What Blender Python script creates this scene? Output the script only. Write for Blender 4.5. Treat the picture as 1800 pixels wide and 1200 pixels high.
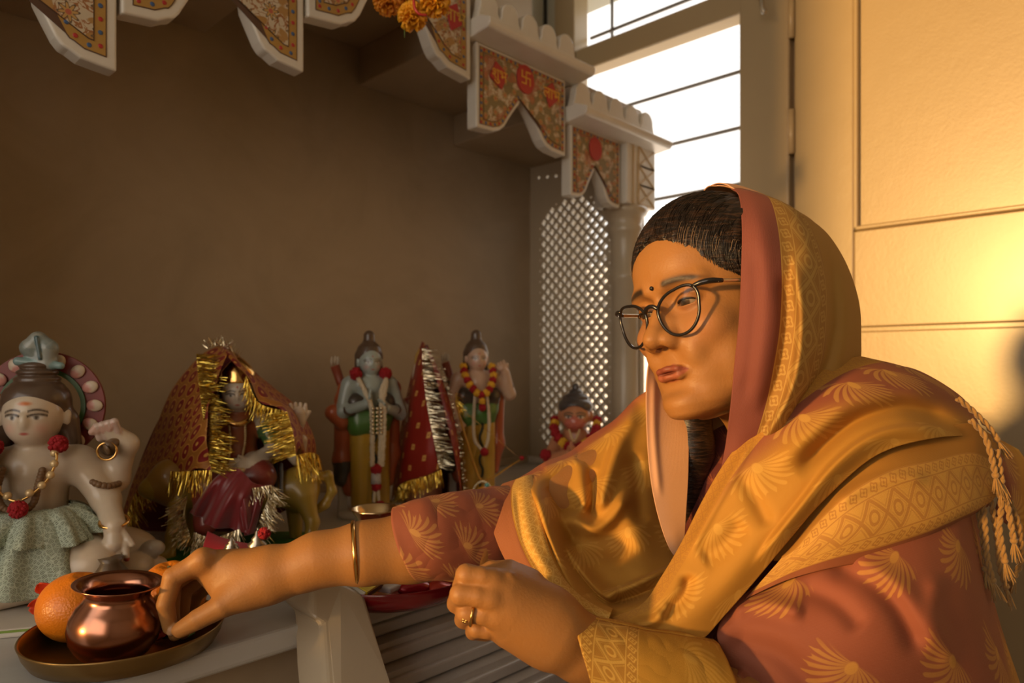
import bpy, bmesh, math, random
import numpy as np
from mathutils import Vector, Matrix
random.seed(7); np.random.seed(7)
for _o in list(bpy.data.objects): bpy.data.objects.remove(_o)
SC = bpy.context.scene; COL = SC.collection
PI = math.pi
# ---------------------------------------------------------------- camera
CAMP = Vector((-1.69, -1.532, 1.05)); FW = Vector((.722, .692, 0)).normalized(); RT = Vector((FW.y, -FW.x, 0)); UP = Vector((0, 0, 1))
F = 1250.0
cam = bpy.data.cameras.new('camera'); camo = bpy.data.objects.new('camera', cam); COL.objects.link(camo)
cam.sensor_width = 36; cam.lens = F/1800*36; cam.shift_y = 40/1800; cam.clip_start = .02
M3 = Matrix((RT, UP, -FW)).transposed(); camo.matrix_world = Matrix.Translation(CAMP) @ M3.to_4x4()
cam.dof.use_dof = True; cam.dof.focus_distance = .74; cam.dof.aperture_fstop = 5.6
SC.camera = camo
SC.view_settings.view_transform = 'Standard'; SC.view_settings.look = 'None'
SC.view_settings.gamma = 1; SC.view_settings.use_curve_mapping = False
SC.view_settings.exposure = -0.3
SC.cycles.use_denoising = True
SC.cycles.max_bounces = 8; SC.cycles.diffuse_bounces = 4; SC.cycles.transparent_max_bounces = 12
SC.cycles.sample_clamp_indirect = 6; SC.cycles.caustics_reflective = False; SC.cycles.caustics_refractive = False
# ---------------------------------------------------------------- light
wd = bpy.data.worlds.new('sky'); SC.world = wd; wd.use_nodes = True
bg = wd.node_tree.nodes['Background']; bg.inputs[0].default_value = (1.0, .96, .90, 1); bg.inputs[1].default_value = 2.2
def light(name, kind, energy, color, loc=(0,0,0), d=(0,0,-1), **kw):
    l = bpy.data.lights.new(name, kind); l.energy = energy; l.color = color
    for k, v in kw.items(): setattr(l, k, v)
    o = bpy.data.objects.new(name, l); COL.objects.link(o); o.location = loc
    o.rotation_euler = Vector(d).to_track_quat('-Z', 'Y').to_euler(); return o
# low golden sun through the opening in the left wall
light('sun', 'SUN', 5.3, (1, .56, .17), (-3, -1, 2), (.986, -.140, -.075), angle=math.radians(4.0))
# added warm fill lamp just inside the same unseen opening
light('opening_fill', 'AREA', 6.5, (1, .62, .29), (-3.05, -1.75, 1.45), (1, .05, -.08), shape='RECTANGLE', size=1.6, size_y=1.2)
# daylight entering by the barred window
light('window_daylight', 'AREA', 2.2, (1, .95, .88), (.30, -.28, 1.45), (-1, -.1, -.25), shape='RECTANGLE', size=.55, size_y=.9)

# ---------------------------------------------------------------- helpers
def V(*a): return Vector(a)
def P(px, py, d):
    """a point seen at a pixel of the photograph, d metres in front of the camera"""
    return CAMP + FW*d + RT*((px-900)/F*d) + UP*((640-py)/F*d)
def onY(px, py, Y):
    r = (px-900)/F; dy = FW.y + RT.y*r; t = (Y-CAMP.y)/dy; return P(px, py, t)
def onX(px, py, X):
    r = (px-900)/F; dx = FW.x + RT.x*r; t = (X-CAMP.x)/dx; return P(px, py, t)
def onZ(px, py, Z):
    return P(px, py, (CAMP.z-Z)*F/(py-640))

def mesh_obj(name, verts, faces, mat=None, parent=None, smooth=True, uvs=None, cols=None, mats=None, fmat=None):
    me = bpy.data.meshes.new(name); me.from_pydata([tuple(v) for v in verts], [], [tuple(f) for f in faces]); me.update()
    if smooth: me.polygons.foreach_set('use_smooth', [True]*len(me.polygons))
    if uvs is not None:
        ul = me.uv_layers.new(name='UVMap'); li = np.zeros(len(me.loops), dtype=np.int32); me.loops.foreach_get('vertex_index', li)
        ul.data.foreach_set('uv', np.asarray(uvs, dtype=np.float32)[li].ravel())
    if cols is not None:
        ca = me.color_attributes.new('col', 'FLOAT_COLOR', 'POINT'); c4 = np.ones((len(verts), 4), dtype=np.float32); c4[:, :3] = cols
        ca.data.foreach_set('color', c4.ravel())
    o = bpy.data.objects.new(name, me); COL.objects.link(o)
    if mats:
        for m in mats: me.materials.append(m)
        if fmat is not None: me.polygons.foreach_set('material_index', fmat)
    elif mat: me.materials.append(mat)
    if parent: o.parent = parent
    return o
def bm_obj(name, bm, mat=None, parent=None, smooth=False, bevel=0, seg=2):
    me = bpy.data.meshes.new(name); bmesh.ops.recalc_face_normals(bm, faces=bm.faces[:]); bm.to_mesh(me); bm.free()
    if smooth: me.polygons.foreach_set('use_smooth', [True]*len(me.polygons))
    o = bpy.data.objects.new(name, me); COL.objects.link(o)
    if mat: me.materials.append(mat)
    if parent: o.parent = parent
    if bevel:
        b = o.modifiers.new('bevel', 'BEVEL'); b.width = bevel; b.segments = seg; b.limit_method = 'ANGLE'
    return o
def tag(o, label=None, cat=None, group=None, kind=None):
    if label: o['label'] = label
    if cat: o['category'] = cat
    if group: o['group'] = group
    if kind: o['kind'] = kind
    return o
def empty(name, loc, label=None, cat=None, group=None, rz=0):
    o = bpy.data.objects.new(name, None); o.empty_display_size = .03; COL.objects.link(o); o.location = loc; o.rotation_euler.z = rz
    return tag(o, label, cat, group)
def adopt(root, *objs):
    """parent objects built in world space, keeping them where they are"""
    bpy.context.view_layer.update()
    for o in objs:
        o.parent = root; o.matrix_parent_inverse = root.matrix_world.inverted()
def box(bm, x0, x1, y0, y1, z0, z1, mt=None):
    vs = [bm.verts.new((x, y, z)) for x in (x0, x1) for y in (y0, y1) for z in (z0, z1)]
    for f in ((0,1,3,2), (4,6,7,5), (0,4,5,1), (2,3,7,6), (0,2,6,4), (1,5,7,3)): bm.faces.new([vs[i] for i in f])
    if mt:
        for v in vs: v.co = mt @ v.co
def boxo(name, x0, x1, y0, y1, z0, z1, mat, parent=None, bevel=0, seg=2, mt=None):
    bm = bmesh.new(); box(bm, x0, x1, y0, y1, z0, z1, mt); return bm_obj(name, bm, mat, parent, False, bevel, seg)
def prism(bm, pts, off):
    """closed polygon pts (3-D) extruded by the vector off"""
    a = [bm.verts.new(p) for p in pts]; b = [bm.verts.new(Vector(p)+Vector(off)) for p in pts]; n = len(pts)
    bm.faces.new(a); bm.faces.new(b[::-1])
    for i in range(n): bm.faces.new((a[i], b[i], b[(i+1) % n], a[(i+1) % n]))
def lathe(prof, n=48, cx=0, cy=0, cz=0):
    """prof: (r, z) list -> verts, faces"""
    vs, fs = [], []; m = len(prof)
    for i in range(n):
        a = 2*PI*i/n
        for r, z in prof: vs.append((cx+r*math.cos(a), cy+r*math.sin(a), cz+z))
    for i in range(n):
        j = (i+1) % n
        for k in range(m-1): fs.append((i*m+k, j*m+k, j*m+k+1, i*m+k+1))
    return vs, fs
def spline(pts, n):
    """Catmull-Rom through pts (any dimension), n samples, roughly even in arc length"""
    p = np.asarray([tuple(q) for q in pts], dtype=float); m = len(p)
    if m == 1: return np.repeat(p, n, 0)
    if m == 2: t = np.linspace(0, 1, n)[:, None]; return p[0]*(1-t)+p[1]*t
    e = np.vstack([2*p[0]-p[1], p, 2*p[-1]-p[-2]]); K = 16; out = []
    for i in range(m-1):
        p0, p1, p2, p3 = e[i:i+4]; t = np.linspace(0, 1, K, endpoint=False)[:, None]
        out.append(.5*((2*p1)+(-p0+p2)*t+(2*p0-5*p1+4*p2-p3)*t*t+(-p0+3*p1-3*p2+p3)*t**3))
    q = np.vstack(out+[p[-1:]]); s = np.r_[0, np.cumsum(np.linalg.norm(np.diff(q[:, :3], axis=0), axis=1))]
    u = np.linspace(0, s[-1], n); return np.stack([np.interp(u, s, q[:, k]) for k in range(q.shape[1])], 1)
def tube(pts, rad, n=10, seg=None, closed=False, cap=True):
    """swept tube; rad is a number or a list the length of pts"""
    pts = [tuple(p) for p in pts]
    if not hasattr(rad, '__len__'): rad = [rad]*len(pts)
    q = np.c_[np.asarray(pts, float), np.asarray(rad, float)]
    if closed: q = np.vstack([q, q[:1]])
    if seg: q = spline(q, seg)
    if closed: q = q[:-1]
    p = q[:, :3]; r = q[:, 3]; m = len(p); vs, fs = [], []
    if closed: tg = np.roll(p, -1, 0)-np.roll(p, 1, 0)
    else: tg = np.gradient(p, axis=0)
    tg /= np.linalg.norm(tg, axis=1)[:, None]+1e-12
    nrm = np.cross(tg[0], (0.13, .21, .97)); nrm /= np.linalg.norm(nrm)
    for i in range(m):
        nrm = nrm-tg[i]*np.dot(nrm, tg[i]); nrm /= np.linalg.norm(nrm)+1e-12; b = np.cross(tg[i], nrm)
        for k in range(n):
            a = 2*PI*k/n; vs.append(p[i]+r[i]*(math.cos(a)*nrm+math.sin(a)*b))
    for i in range(m if closed else m-1):
        j = (i+1) % m
        for k in range(n): fs.append((i*n+k, i*n+(k+1) % n, j*n+(k+1) % n, j*n+k))
    if cap and not closed: fs.append(tuple(range(n))[::-1]); fs.append(tuple((m-1)*n+k for k in range(n)))
    return vs, fs
def sph(c, r, n=16, m=10):
    """ellipsoid; r number or triple"""
    if not hasattr(r, '__len__'): r = (r, r, r)
    vs, fs = [(c[0], c[1], c[2]+r[2])], []
    for i in range(1, m):
        for k in range(n):
            a, b = PI*i/m, 2*PI*k/n; vs.append((c[0]+r[0]*math.sin(a)*math.cos(b), c[1]+r[1]*math.sin(a)*math.sin(b), c[2]+r[2]*math.cos(a)))
    vs.append((c[0], c[1], c[2]-r[2])); L = len(vs)-1
    for k in range(n): fs.append((0, 1+k, 1+(k+1) % n)); fs.append((L, L-n+(k+1) % n, L-n+k))
    for i in range(m-2):
        for k in range(n): fs.append((1+i*n+k, 1+(i+1)*n+k, 1+(i+1)*n+(k+1) % n, 1+i*n+(k+1) % n))
    return vs, fs
def join(*vfs):
    vs, fs = [], []
    for v, f in vfs:
        o = len(vs); vs += [tuple(x) for x in v]; fs += [tuple(i+o for i in g) for g in f]
    return vs, fs
def vf(name, v_f, mat, parent=None, smooth=True): return mesh_obj(name, v_f[0], v_f[1], mat, parent, smooth)

# ---------------------------------------------------------------- implicit surfaces (smooth unions)
def _rot(m): return None if m is None else np.array(m.to_3x3())
def E_(c, r, k=.01, col=(1,1,1), rot=None, op='+'): return ('e', np.array(tuple(c), float), np.array(r if hasattr(r, '__len__') else (r, r, r), float), k, col, _rot(rot), op)
def C_(a, b, r0, r1, k=.01, col=(1,1,1), op='+'): return ('c', np.array(tuple(a), float), np.array(tuple(b), float), k, col, (r0, r1), op)
def _dist(p, X, Y, Z):
    if p[0] == 'e':
        x, y, z = X-p[1][0], Y-p[1][1], Z-p[1][2]
        if p[5] is not None:
            R = p[5].T; x, y, z = R[0,0]*x+R[0,1]*y+R[0,2]*z, R[1,0]*x+R[1,1]*y+R[1,2]*z, R[2,0]*x+R[2,1]*y+R[2,2]*z
        r = p[2]; k0 = np.sqrt((x/r[0])**2+(y/r[1])**2+(z/r[2])**2); k1 = np.sqrt((x/r[0]**2)**2+(y/r[1]**2)**2+(z/r[2]**2)**2)
        return k0*(k0-1)/np.maximum(k1, 1e-9)
    if p[0] == 'f': return p[7](X, Y, Z)
    a, b = p[1], p[2]; ab = b-a; L = float(ab @ ab)+1e-12
    t = np.clip(((X-a[0])*ab[0]+(Y-a[1])*ab[1]+(Z-a[2])*ab[2])/L, 0, 1)
    return np.sqrt((X-a[0]-t*ab[0])**2+(Y-a[1]-t*ab[1])**2+(Z-a[2]-t*ab[2])**2)-(p[5][0]+(p[5][1]-p[5][0])*t)
def _bb(p):
    if p[0] == 'e': m = max(p[2]); return p[1]-m, p[1]+m
    if p[0] == 'f': return p[1], p[2]
    m = max(p[5]); return np.minimum(p[1], p[2])-m, np.maximum(p[1], p[2])+m
def sdf(prims, vox):
    """-> verts, quads, colours (colour of the nearest primitive)"""
    bbs = [_bb(p) for p in prims]; add = [b for b, p in zip(bbs, prims) if p[6] == '+']
    lo = np.min([b[0] for b in add], 0)-4*vox; hi = np.max([b[1] for b in add], 0)+4*vox
    n = np.ceil((hi-lo)/vox).astype(int)+1; D = np.full(n, 1.0, dtype=np.float32)
    ax = [lo[i]+vox*np.arange(n[i]) for i in range(3)]
    for p, (b0, b1) in zip(prims, bbs):
        mg = p[3]+3*vox; i0 = np.maximum(np.floor((b0-mg-lo)/vox).astype(int), 0); i1 = np.minimum(np.ceil((b1+mg-lo)/vox).astype(int)+1, n)
        if (i1 <= i0).any(): continue
        X = ax[0][i0[0]:i1[0], None, None].astype(np.float32); Y = ax[1][None, i0[1]:i1[1], None].astype(np.float32); Z = ax[2][None, None, i0[2]:i1[2]].astype(np.float32)
        d = _dist(p, X, Y, Z).astype(np.float32); s = D[i0[0]:i1[0], i0[1]:i1[1], i0[2]:i1[2]]; k = max(p[3], 1e-6)
        if p[6] == '+': h = np.maximum(k-np.abs(s-d), 0)/k; s[...] = np.minimum(s, d)-h*h*k*.25
        else: h = np.maximum(k-np.abs(s+d), 0)/k; s[...] = np.maximum(s, -d)+h*h*k*.25
    S = D < 0; c = np.zeros(n-1, dtype=np.int8)
    sl = lambda a, i, j, k: a[i:a.shape[0]-1+i, j:a.shape[1]-1+j, k:a.shape[2]-1+k]
    for i in (0,1):
        for j in (0,1):
            for k in (0,1): c += sl(S, i, j, k)
    act = (c > 0) & (c < 8); I = np.argwhere(act); idx = np.full(act.shape, -1, dtype=np.int64); idx[act] = np.arange(len(I))
    acc = np.zeros((len(I), 3)); cnt = np.zeros(len(I)); crn = [(i, j, k) for i in (0,1) for j in (0,1) for k in (0,1)]
    for a in crn:
        for b in crn:
            if sum(abs(x-y) for x, y in zip(a, b)) != 1 or a > b: continue
            da = D[I[:,0]+a[0], I[:,1]+a[1], I[:,2]+a[2]].astype(float); db = D[I[:,0]+b[0], I[:,1]+b[1], I[:,2]+b[2]].astype(float)
            m = (da < 0) != (db < 0); t = np.where(m, da/np.where(m, da-db, 1), 0)
            for q in range(3): acc[:, q] += np.where(m, a[q]+t*(b[q]-a[q]), 0)
            cnt += m
    vs = lo+vox*(I+acc/cnt[:, None]); fs = []
    for axi in range(3):
        s0 = [slice(None)]*3; s1 = [slice(None)]*3; s0[axi] = slice(0, -1); s1[axi] = slice(1, None)
        A, B = S[tuple(s0)], S[tuple(s1)]; e = np.argwhere(A != B); u, w = [(1,2), (2,0), (0,1)][axi]
        e = e[(e[:, u] > 0) & (e[:, w] > 0) & (e[:, u] < n[u]-1) & (e[:, w] < n[w]-1)]
        def g(du, dw):
            f = e.copy(); f[:, u] += du; f[:, w] += dw; return idx[f[:,0], f[:,1], f[:,2]]
        q = np.stack([g(-1,-1), g(0,-1), g(0,0), g(-1,0)], 1); fl = ~A[e[:,0], e[:,1], e[:,2]]; q[fl] = q[fl][:, ::-1]; fs.append(q)
    fs = np.vstack(fs); best = np.full(len(vs), 9.); cc = np.ones((len(vs), 3))
    for p in prims:
        if p[4] is None: continue
        d = _dist(p, vs[:,0], vs[:,1], vs[:,2]); d = np.abs(d) if p[6] == '-' else d
        m = d < best; best[m] = d[m]; cc[m] = p[4]
    return vs, fs, cc
def sdf_obj(name, prims, vox, mat, parent=None, colors=True):
    vs, fs, cc = sdf(prims, vox); return mesh_obj(name, vs, fs, mat, parent, True, None, cc if colors else None)

# ---------------------------------------------------------------- node expressions
class NT:
    def __init__(s, name):
        s.m = bpy.data.materials.new(name); s.m.use_nodes = True; s.t = s.m.node_tree; s.b = s.t.nodes['Principled BSDF']; s.o = s.t.nodes['Material Output']
    def n(s, typ, **kw):
        x = s.t.nodes.new(typ)
        for k, v in kw.items(): setattr(x, k, v)
        return x
    def link(s, a, b): s.t.links.new(a, b)
    def put(s, sock, v):
        if isinstance(v, X): s.link(v.s, sock)
        elif hasattr(v, 'node'): s.link(v, sock)
        else:
            try: sock.default_value = v
            except Exception: sock.default_value = (*v, 1)
    def math(s, op, *a):
        x = s.n('ShaderNodeMath', operation=op)
        for i, v in enumerate(a): s.put(x.inputs[i], v)
        return X(s, x.outputs[0])
    def coord(s, kind='Object'):
        c = s.n('ShaderNodeTexCoord').outputs[kind]; sp = s.n('ShaderNodeSeparateXYZ'); s.link(c, sp.inputs[0]); return c, X(s, sp.outputs[0]), X(s, sp.outputs[1]), X(s, sp.outputs[2])
    def noise(s, co, scale, detail=3, rough=.5, dist=0):
        x = s.n('ShaderNodeTexNoise'); x.inputs['Scale'].default_value = scale; x.inputs['Detail'].default_value = detail; x.inputs['Roughness'].default_value = rough; x.inputs['Distortion'].default_value = dist
        if co is not None: s.link(co, x.inputs['Vector'])
        return X(s, x.outputs[0])
    def vec(s, x, y, z=0.):
        c = s.n('ShaderNodeCombineXYZ'); s.put(c.inputs[0], x); s.put(c.inputs[1], y); s.put(c.inputs[2], z); return c.outputs[0]
    def mix(s, f, a, b):
        x = s.n('ShaderNodeMix', data_type='RGBA'); s.put(x.inputs[0], f); s.put(x.inputs[6], a if isinstance(a, X) or hasattr(a, 'node') else (*a, 1)); s.put(x.inputs[7], b if isinstance(b, X) or hasattr(b, 'node') else (*b, 1)); return X(s, x.outputs[2])
    def bump(s, h, strength=.3, dist=.001):
        x = s.n('ShaderNodeBump'); x.inputs['Strength'].default_value = strength; x.inputs['Distance'].default_value = dist; s.put(x.inputs['Height'], h); s.link(x.outputs[0], s.b.inputs['Normal'])
    def ss(s, v, a, b):
        x = s.n('ShaderNodeMapRange', interpolation_type='SMOOTHSTEP'); s.put(x.inputs[0], v); s.put(x.inputs[1], a); s.put(x.inputs[2], b); return X(s, x.outputs[0])
    def col(s, c): s.put(s.b.inputs['Base Color'], c)
    def attr(s, name='col'):
        a = s.n('ShaderNodeAttribute', attribute_name=name); return X(s, a.outputs['Color'])
class X:
    def __init__(s, t, sock): s.t, s.s = t, sock
    def __add__(s, o): return s.t.math('ADD', s, o)
    __radd__ = __add__
    def __sub__(s, o): return s.t.math('SUBTRACT', s, o)
    def __rsub__(s, o): return s.t.math('SUBTRACT', o, s)
    def __mul__(s, o): return s.t.math('MULTIPLY', s, o)
    __rmul__ = __mul__
    def __truediv__(s, o): return s.t.math('DIVIDE', s, o)
    def sin(s): return s.t.math('SINE', s)
    def abs(s): return s.t.math('ABSOLUTE', s)
    def fract(s): return s.t.math('FRACT', s)
    def floor(s): return s.t.math('FLOOR', s)
    def sqrt(s): return s.t.math('SQRT', s)
    def lt(s, o): return s.t.math('LESS_THAN', s, o)
    def gt(s, o): return s.t.math('GREATER_THAN', s, o)
    def min(s, o): return s.t.math('MINIMUM', s, o)
    def max(s, o): return s.t.math('MAXIMUM', s, o)
    def atan2(s, o): return s.t.math('ARCTAN2', s, o)
def flat(name, color, rough=.5, metal=0, noise=0, nscale=30, bump=0, coat=0, sss=0, sheen=0):
    t = NT(name); t.b.inputs['Roughness'].default_value = rough; t.b.inputs['Metallic'].default_value = metal
    co = t.coord()[0]; nz = t.noise(co, nscale)
    k = max(noise, .04); t.col(t.mix(nz, tuple(c*(1-k) for c in color), tuple(min(1, c*(1+k)) for c in color)))
    if bump: t.bump(nz, .5, bump)
    if coat: t.b.inputs['Coat Weight'].default_value = coat
    if sss: t.b.inputs['Subsurface Weight'].default_value = sss; t.b.inputs['Subsurface Scale'].default_value = .004
    if sheen: t.b.inputs['Sheen Weight'].default_value = sheen
    return t.m
def painted(name, rough=.4, bump=0, sss=0, coat=0):
    """colour read from the mesh's own colour attribute, with slight mottling"""
    t = NT(name); t.b.inputs['Roughness'].default_value = rough; a = t.attr(); nz = t.noise(t.coord()[0], 60)
    t.col(t.mix(nz*.25, a, (.25, .17, .1)))
    if bump: t.bump(t.noise(t.coord()[0], 400, 2), .3, bump)
    if sss: t.b.inputs['Subsurface Weight'].default_value = sss; t.b.inputs['Subsurface Radius'].default_value = (1, .5, .3); t.b.inputs['Subsurface Scale'].default_value = .004
    if coat: t.b.inputs['Coat Weight'].default_value = coat
    return t.m
# ================================================================ the room
def marble(name, base, dark, rough=.28, scale=5):
    t = NT(name); co = t.coord()[0]; a = t.noise(co, scale, 6, .62, 1.2); b = t.noise(co, scale*5, 4)
    v = (a*a*1.6).min(1.0)
    c = t.mix(v, base, dark); t.col(t.mix(b*.25, c, tuple(x*.8 for x in base))); t.b.inputs['Roughness'].default_value = rough
    t.bump(b, .12, .0015); return t.m
M_marb = marble('white_marble', (.74, .69, .60), (.60, .54, .45))
M_marbw = marble('shaded_marble', (.47, .36, .24), (.35, .265, .17), .45, 4)  # shade inside the shrine put into the marble's colour
M_scr = marble('warm_lit_marble', (.56, .46, .32), (.46, .37, .25))  # base colour holds the warm light on screen, column and post
M_slab = marble('grey_marble', (.62, .60, .56), (.46, .43, .39), .33, 7)
M_paint = flat('cream_gloss_paint', (.46, .335, .185), .32, 0, .04, 8)
M_plaster = flat('pale_plaster', (.55, .52, .42), .8, 0, .05, 5)
M_floor = flat('floor_stone', (.35, .28, .2), .5, 0, .15, 4)
M_iron = flat('grey_iron', (.25, .22, .19), .4, .7)
M_dark = flat('dark_gap', (.03, .025, .02), .9)
XW = .25
tag(boxo('floor', -3.3, .45, -3.6, .3, -.05, 0, M_floor), kind='structure')
tag(boxo('ceiling', -3.3, .45, -3.6, .3, 2.8, 2.85, M_plaster), kind='structure')
tag(boxo('wall_back', -3.3, .45, .16, .3, 0, 2.8, M_plaster), kind='structure')
tag(boxo('wall_front', -3.3, .45, -3.7, -3.6, 0, 2.8, M_plaster), kind='structure')
bm = bmesh.new(); box(bm, -3.3, -3.1, -3.6, -2.7, 0, 2.8); box(bm, -3.3, -3.1, -.30, .3, 0, 2.8); box(bm, -3.3, -3.1, -2.7, -.30, 0, .92); box(bm, -3.3, -3.1, -2.7, -.30, 2.45, 2.8)  # unseen opening, its edges set to trim the sunbeam
tag(bm_obj('wall_left', bm, M_plaster), kind='structure')
# right wall: solid left of the window, below it and above it; the doorway further along
def yz(px, py): p = onX(px, py, XW); return p.y, p.z
yL = yz(1012, 100)[0]; yR = yz(1303, 100)[0]; yH = yz(1398, 300)[0]; zb = .62
zt = yz(1303, 24)[1]; zt2 = yz(1303, -24)[1]
bm = bmesh.new(); box(bm, XW, .41, yL+.09, .3, 0, 2.8); box(bm, XW, .41, yR, yL+.09, 0, zb); box(bm, XW, .41, yR, yL+.09, 2.35, 2.8)
box(bm, XW+.1, .41, -3.6, yH-.9, 0, 2.8); box(bm, XW+.1, .41, yH-.9, yR-.1, 2.2, 2.8)
tag(bm_obj('wall_right', bm, M_plaster), kind='structure')
wf = tag(empty('window_1', (XW, (yL+yR)/2, zb)), kind='structure')
parts = [boxo('window_frame', XW-.01, XW+.07, yL, yL+.09, zb, 2.35, M_paint, bevel=.004),
         boxo('window_frame', XW-.015, XW+.07, yH+.012, yR, 0, 2.35, M_paint, bevel=.006),
         boxo('window_transom', XW-.005, XW+.065, yR, yL, zt, zt2, M_paint, bevel=.006),
         boxo('window_sill', XW-.02, XW+.07, yR, yL, zb, zb+.05, M_paint, bevel=.006)]
for (py0, px) in ((108, 1286), (210, 1286), (312, 1286), (414, 1286), (516, 1286), (618, 1286)):
    z = yz(px, py0)[1]; parts.append(vf('window_bar', tube([(XW+.085, yR, z), (XW+.085, yL, z)], .0065, 8), M_iron))
parts.append(boxo('gap_blocker', XW+.02, XW+.07, yH-.05, yH+.03, 0, 2.35, M_paint))  # added strip behind the door gap, blocks leaking light
z = yz(1286, -60)[1]; parts.append(vf('window_bar', tube([(XW+.085, yR, z), (XW+.085, yL, z)], .0065, 8), M_iron))
yv = yz(1290, 100)[0]
parts.append(vf('window_bar', tube([(XW+.085, yv, zb), (XW+.085, yv, 2.35)], .0065, 8), M_iron))
yv = yz(1050, 20)[0]; parts.append(vf('window_bar', tube([(XW+.085, yv, zt2), (XW+.085, yv, 2.35)], .0065, 8), M_iron))
adopt(wf, *parts)
# dark strip standing in for a shaded gap, and pale wall strip seen past the canopy
yd = yz(962, 20)[0]; yd2 = yz(940, 20)[0]
tag(boxo('gap_strip', XW-.012, XW+.001, yd, yd2, 0, 2.8, M_dark), kind='structure')
# door leaf, swung a little into the room on its hinges
dr = tag(empty('door_1', (XW+.005, yH, 0)), kind='structure')
ang = math.radians(1.2)
dv = V(-math.sin(ang), -math.cos(ang), 0); dn = V(-math.cos(ang), math.sin(ang), 0); DH = V(XW+.005, yH, 0)
def dpt(px, py):    # door plane point -> (s along the leaf, z)
    r = (px-900)/F; d = FW + RT*r; t = (DH-CAMP).dot(dn)/d.dot(dn); p = CAMP+d*t; return (p-DH).dot(dv), CAMP.z+(640-py)/F*t
Md = Matrix(((dv.x, dn.x, 0, DH.x), (dv.y, dn.y, 0, DH.y), (0, 0, 1, 0), (0, 0, 0, 1)))
s0, z0 = dpt(1512, 398); s1, z1 = dpt(1516, 578); zlow = dpt(1516, 600)[1]
LW = .88; b2 = LW-s0
bm = bmesh.new()
box(bm, 0, LW, -.035, 0, .01, 2.19)          # core
box(bm, 0, s0-.012, 0, .012, .01, 2.19); box(bm, b2+.012, LW, 0, .012, .01, 2.19)
box(bm, s0-.012, b2+.012, 0, .012, z1+.004, z0-.012); box(bm, s0-.012, b2+.012, 0, .012, 2.03, 2.19); 
box(bm, s0-.012, b2+.012, 0, .009, .01, z1-.006)
for v in bm.verts: v.co = Md @ v.co
adopt(dr, bm_obj('door_leaf', bm, M_paint, bevel=.004))
mo = []
for (a, b, c, d) in ((s0-.012, s0, z0-.012, 2.03), (b2, b2+.012, z0-.012, 2.03), (s0-.012, b2+.012, z0-.012, z0), (s0-.012, b2+.012, 2.02, 2.03)):
    mo.append(boxo('panel_moulding', a, b, 0, .018, c, d, M_paint, bevel=.004, mt=Md))
adopt(dr, *mo)
for zc in (yz(1400, 232)[1], .5, 2.0):
    h = vf('hinge', tube([(XW-.012, yH+.006, zc-.06), (XW-.012, yH+.006, zc+.06)], .009, 10), M_paint); adopt(dr, h)
M_glossdoor = NT('door_gloss_paint'); _c = M_glossdoor.coord()[0]
M_glossdoor.col(M_glossdoor.mix(M_glossdoor.noise(_c, 9), (.33, .235, .115), (.37, .265, .135))); M_glossdoor.b.inputs['Roughness'].default_value = .42; M_glossdoor.b.inputs['Coat Weight'].default_value = .42; M_glossdoor.b.inputs['Coat Roughness'].default_value = .24
M_glossdoor.b.inputs['Specular IOR Level'].default_value = .7
M_glossdoor.bump(M_glossdoor.noise(_c, 140, 3, .6)+M_glossdoor.noise(_c, 18, 2)*1.2, .35, .0012)
for o in [c for c in COL.objects if c.parent == dr and c.name.startswith(('door_leaf', 'panel_moulding'))]: o.data.materials[0] = M_glossdoor.m
latch = vf('window_stay', join(tube([P(1338, -30, 1.93), P(1339, 5, 1.93), P(1342, 22, 1.93)], .006, 8, 12), sph(P(1343, 20, 1.93), .008)), flat('steel', (.5, .45, .38), .25, .9)); adopt(wf, latch)
# a pale building across the lane, seen washed out through the bars
fb = empty('neighbouring_building', (3.2, -.5, 0), 'sunlit pale building across the lane outside the barred window', 'building')
fp = [boxo('wall', 3.2, 3.6, -2.5, 4.5, -1.0, 1.9, flat('pale_facade', (.9, .86, .8), .9), bevel=.01)]
for k in range(3): fp.append(boxo('balcony_ledge', 3.0, 3.2, -2.5, 4.5, .3+.62*k, .36+.62*k, flat('ledge', (.8, .75, .68), .9)))
adopt(fb, *fp)
# ================================================================ the marble shrine
YF = -.42; ZS = CAMP.z-.31           # front plane of the canopy, slab top
SH_L, CT, SX0, SX1 = 'white marble shrine with a stepped painted canopy over a broad shelf', 'shrine', -1.72, .04
shrine = empty('marble_shrine', (-.85, -.2, 0), SH_L, CT)
def fr(px): return onY(px, 300, YF).x
slabY = onZ(565, 1088, ZS).y
S_ = []
S_.append(boxo('shelf_slab', -2.3, .0, slabY, 0, ZS-.028, ZS, M_slab, bevel=.007, seg=3))
S_.append(boxo('back_panel', -2.3, .0, 0, .03, ZS-.03, CAMP.z+1.3, M_marbw))
S_.append(boxo('plinth', -2.3, -1.44, slabY+.06, -.02, 0, ZS-.028, M_marbw))
S_.append(boxo('plinth_panel', -1.44, 0, slabY+.035, -.02, 0, ZS-.028, M_marbw))
# left side screen wall
S_.append(boxo('side_wall', SX0-.03, SX0, YF, 0, ZS, CAMP.z+.62, M_marbw))
# stepped ceiling blocks
B = [(-1.72, -1.34, .627), (-1.34, -1.045, .71), (-1.045, -.655, .80), (-.655, -.335, .71), (-.335, .04, .627)]
for a, b, z in B: S_.append(boxo('ceiling_block', a, b, YF+.03, 0, CAMP.z+z, CAMP.z+(.87 if z > .75 else z+.10), M_marbw, bevel=.003))
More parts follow.
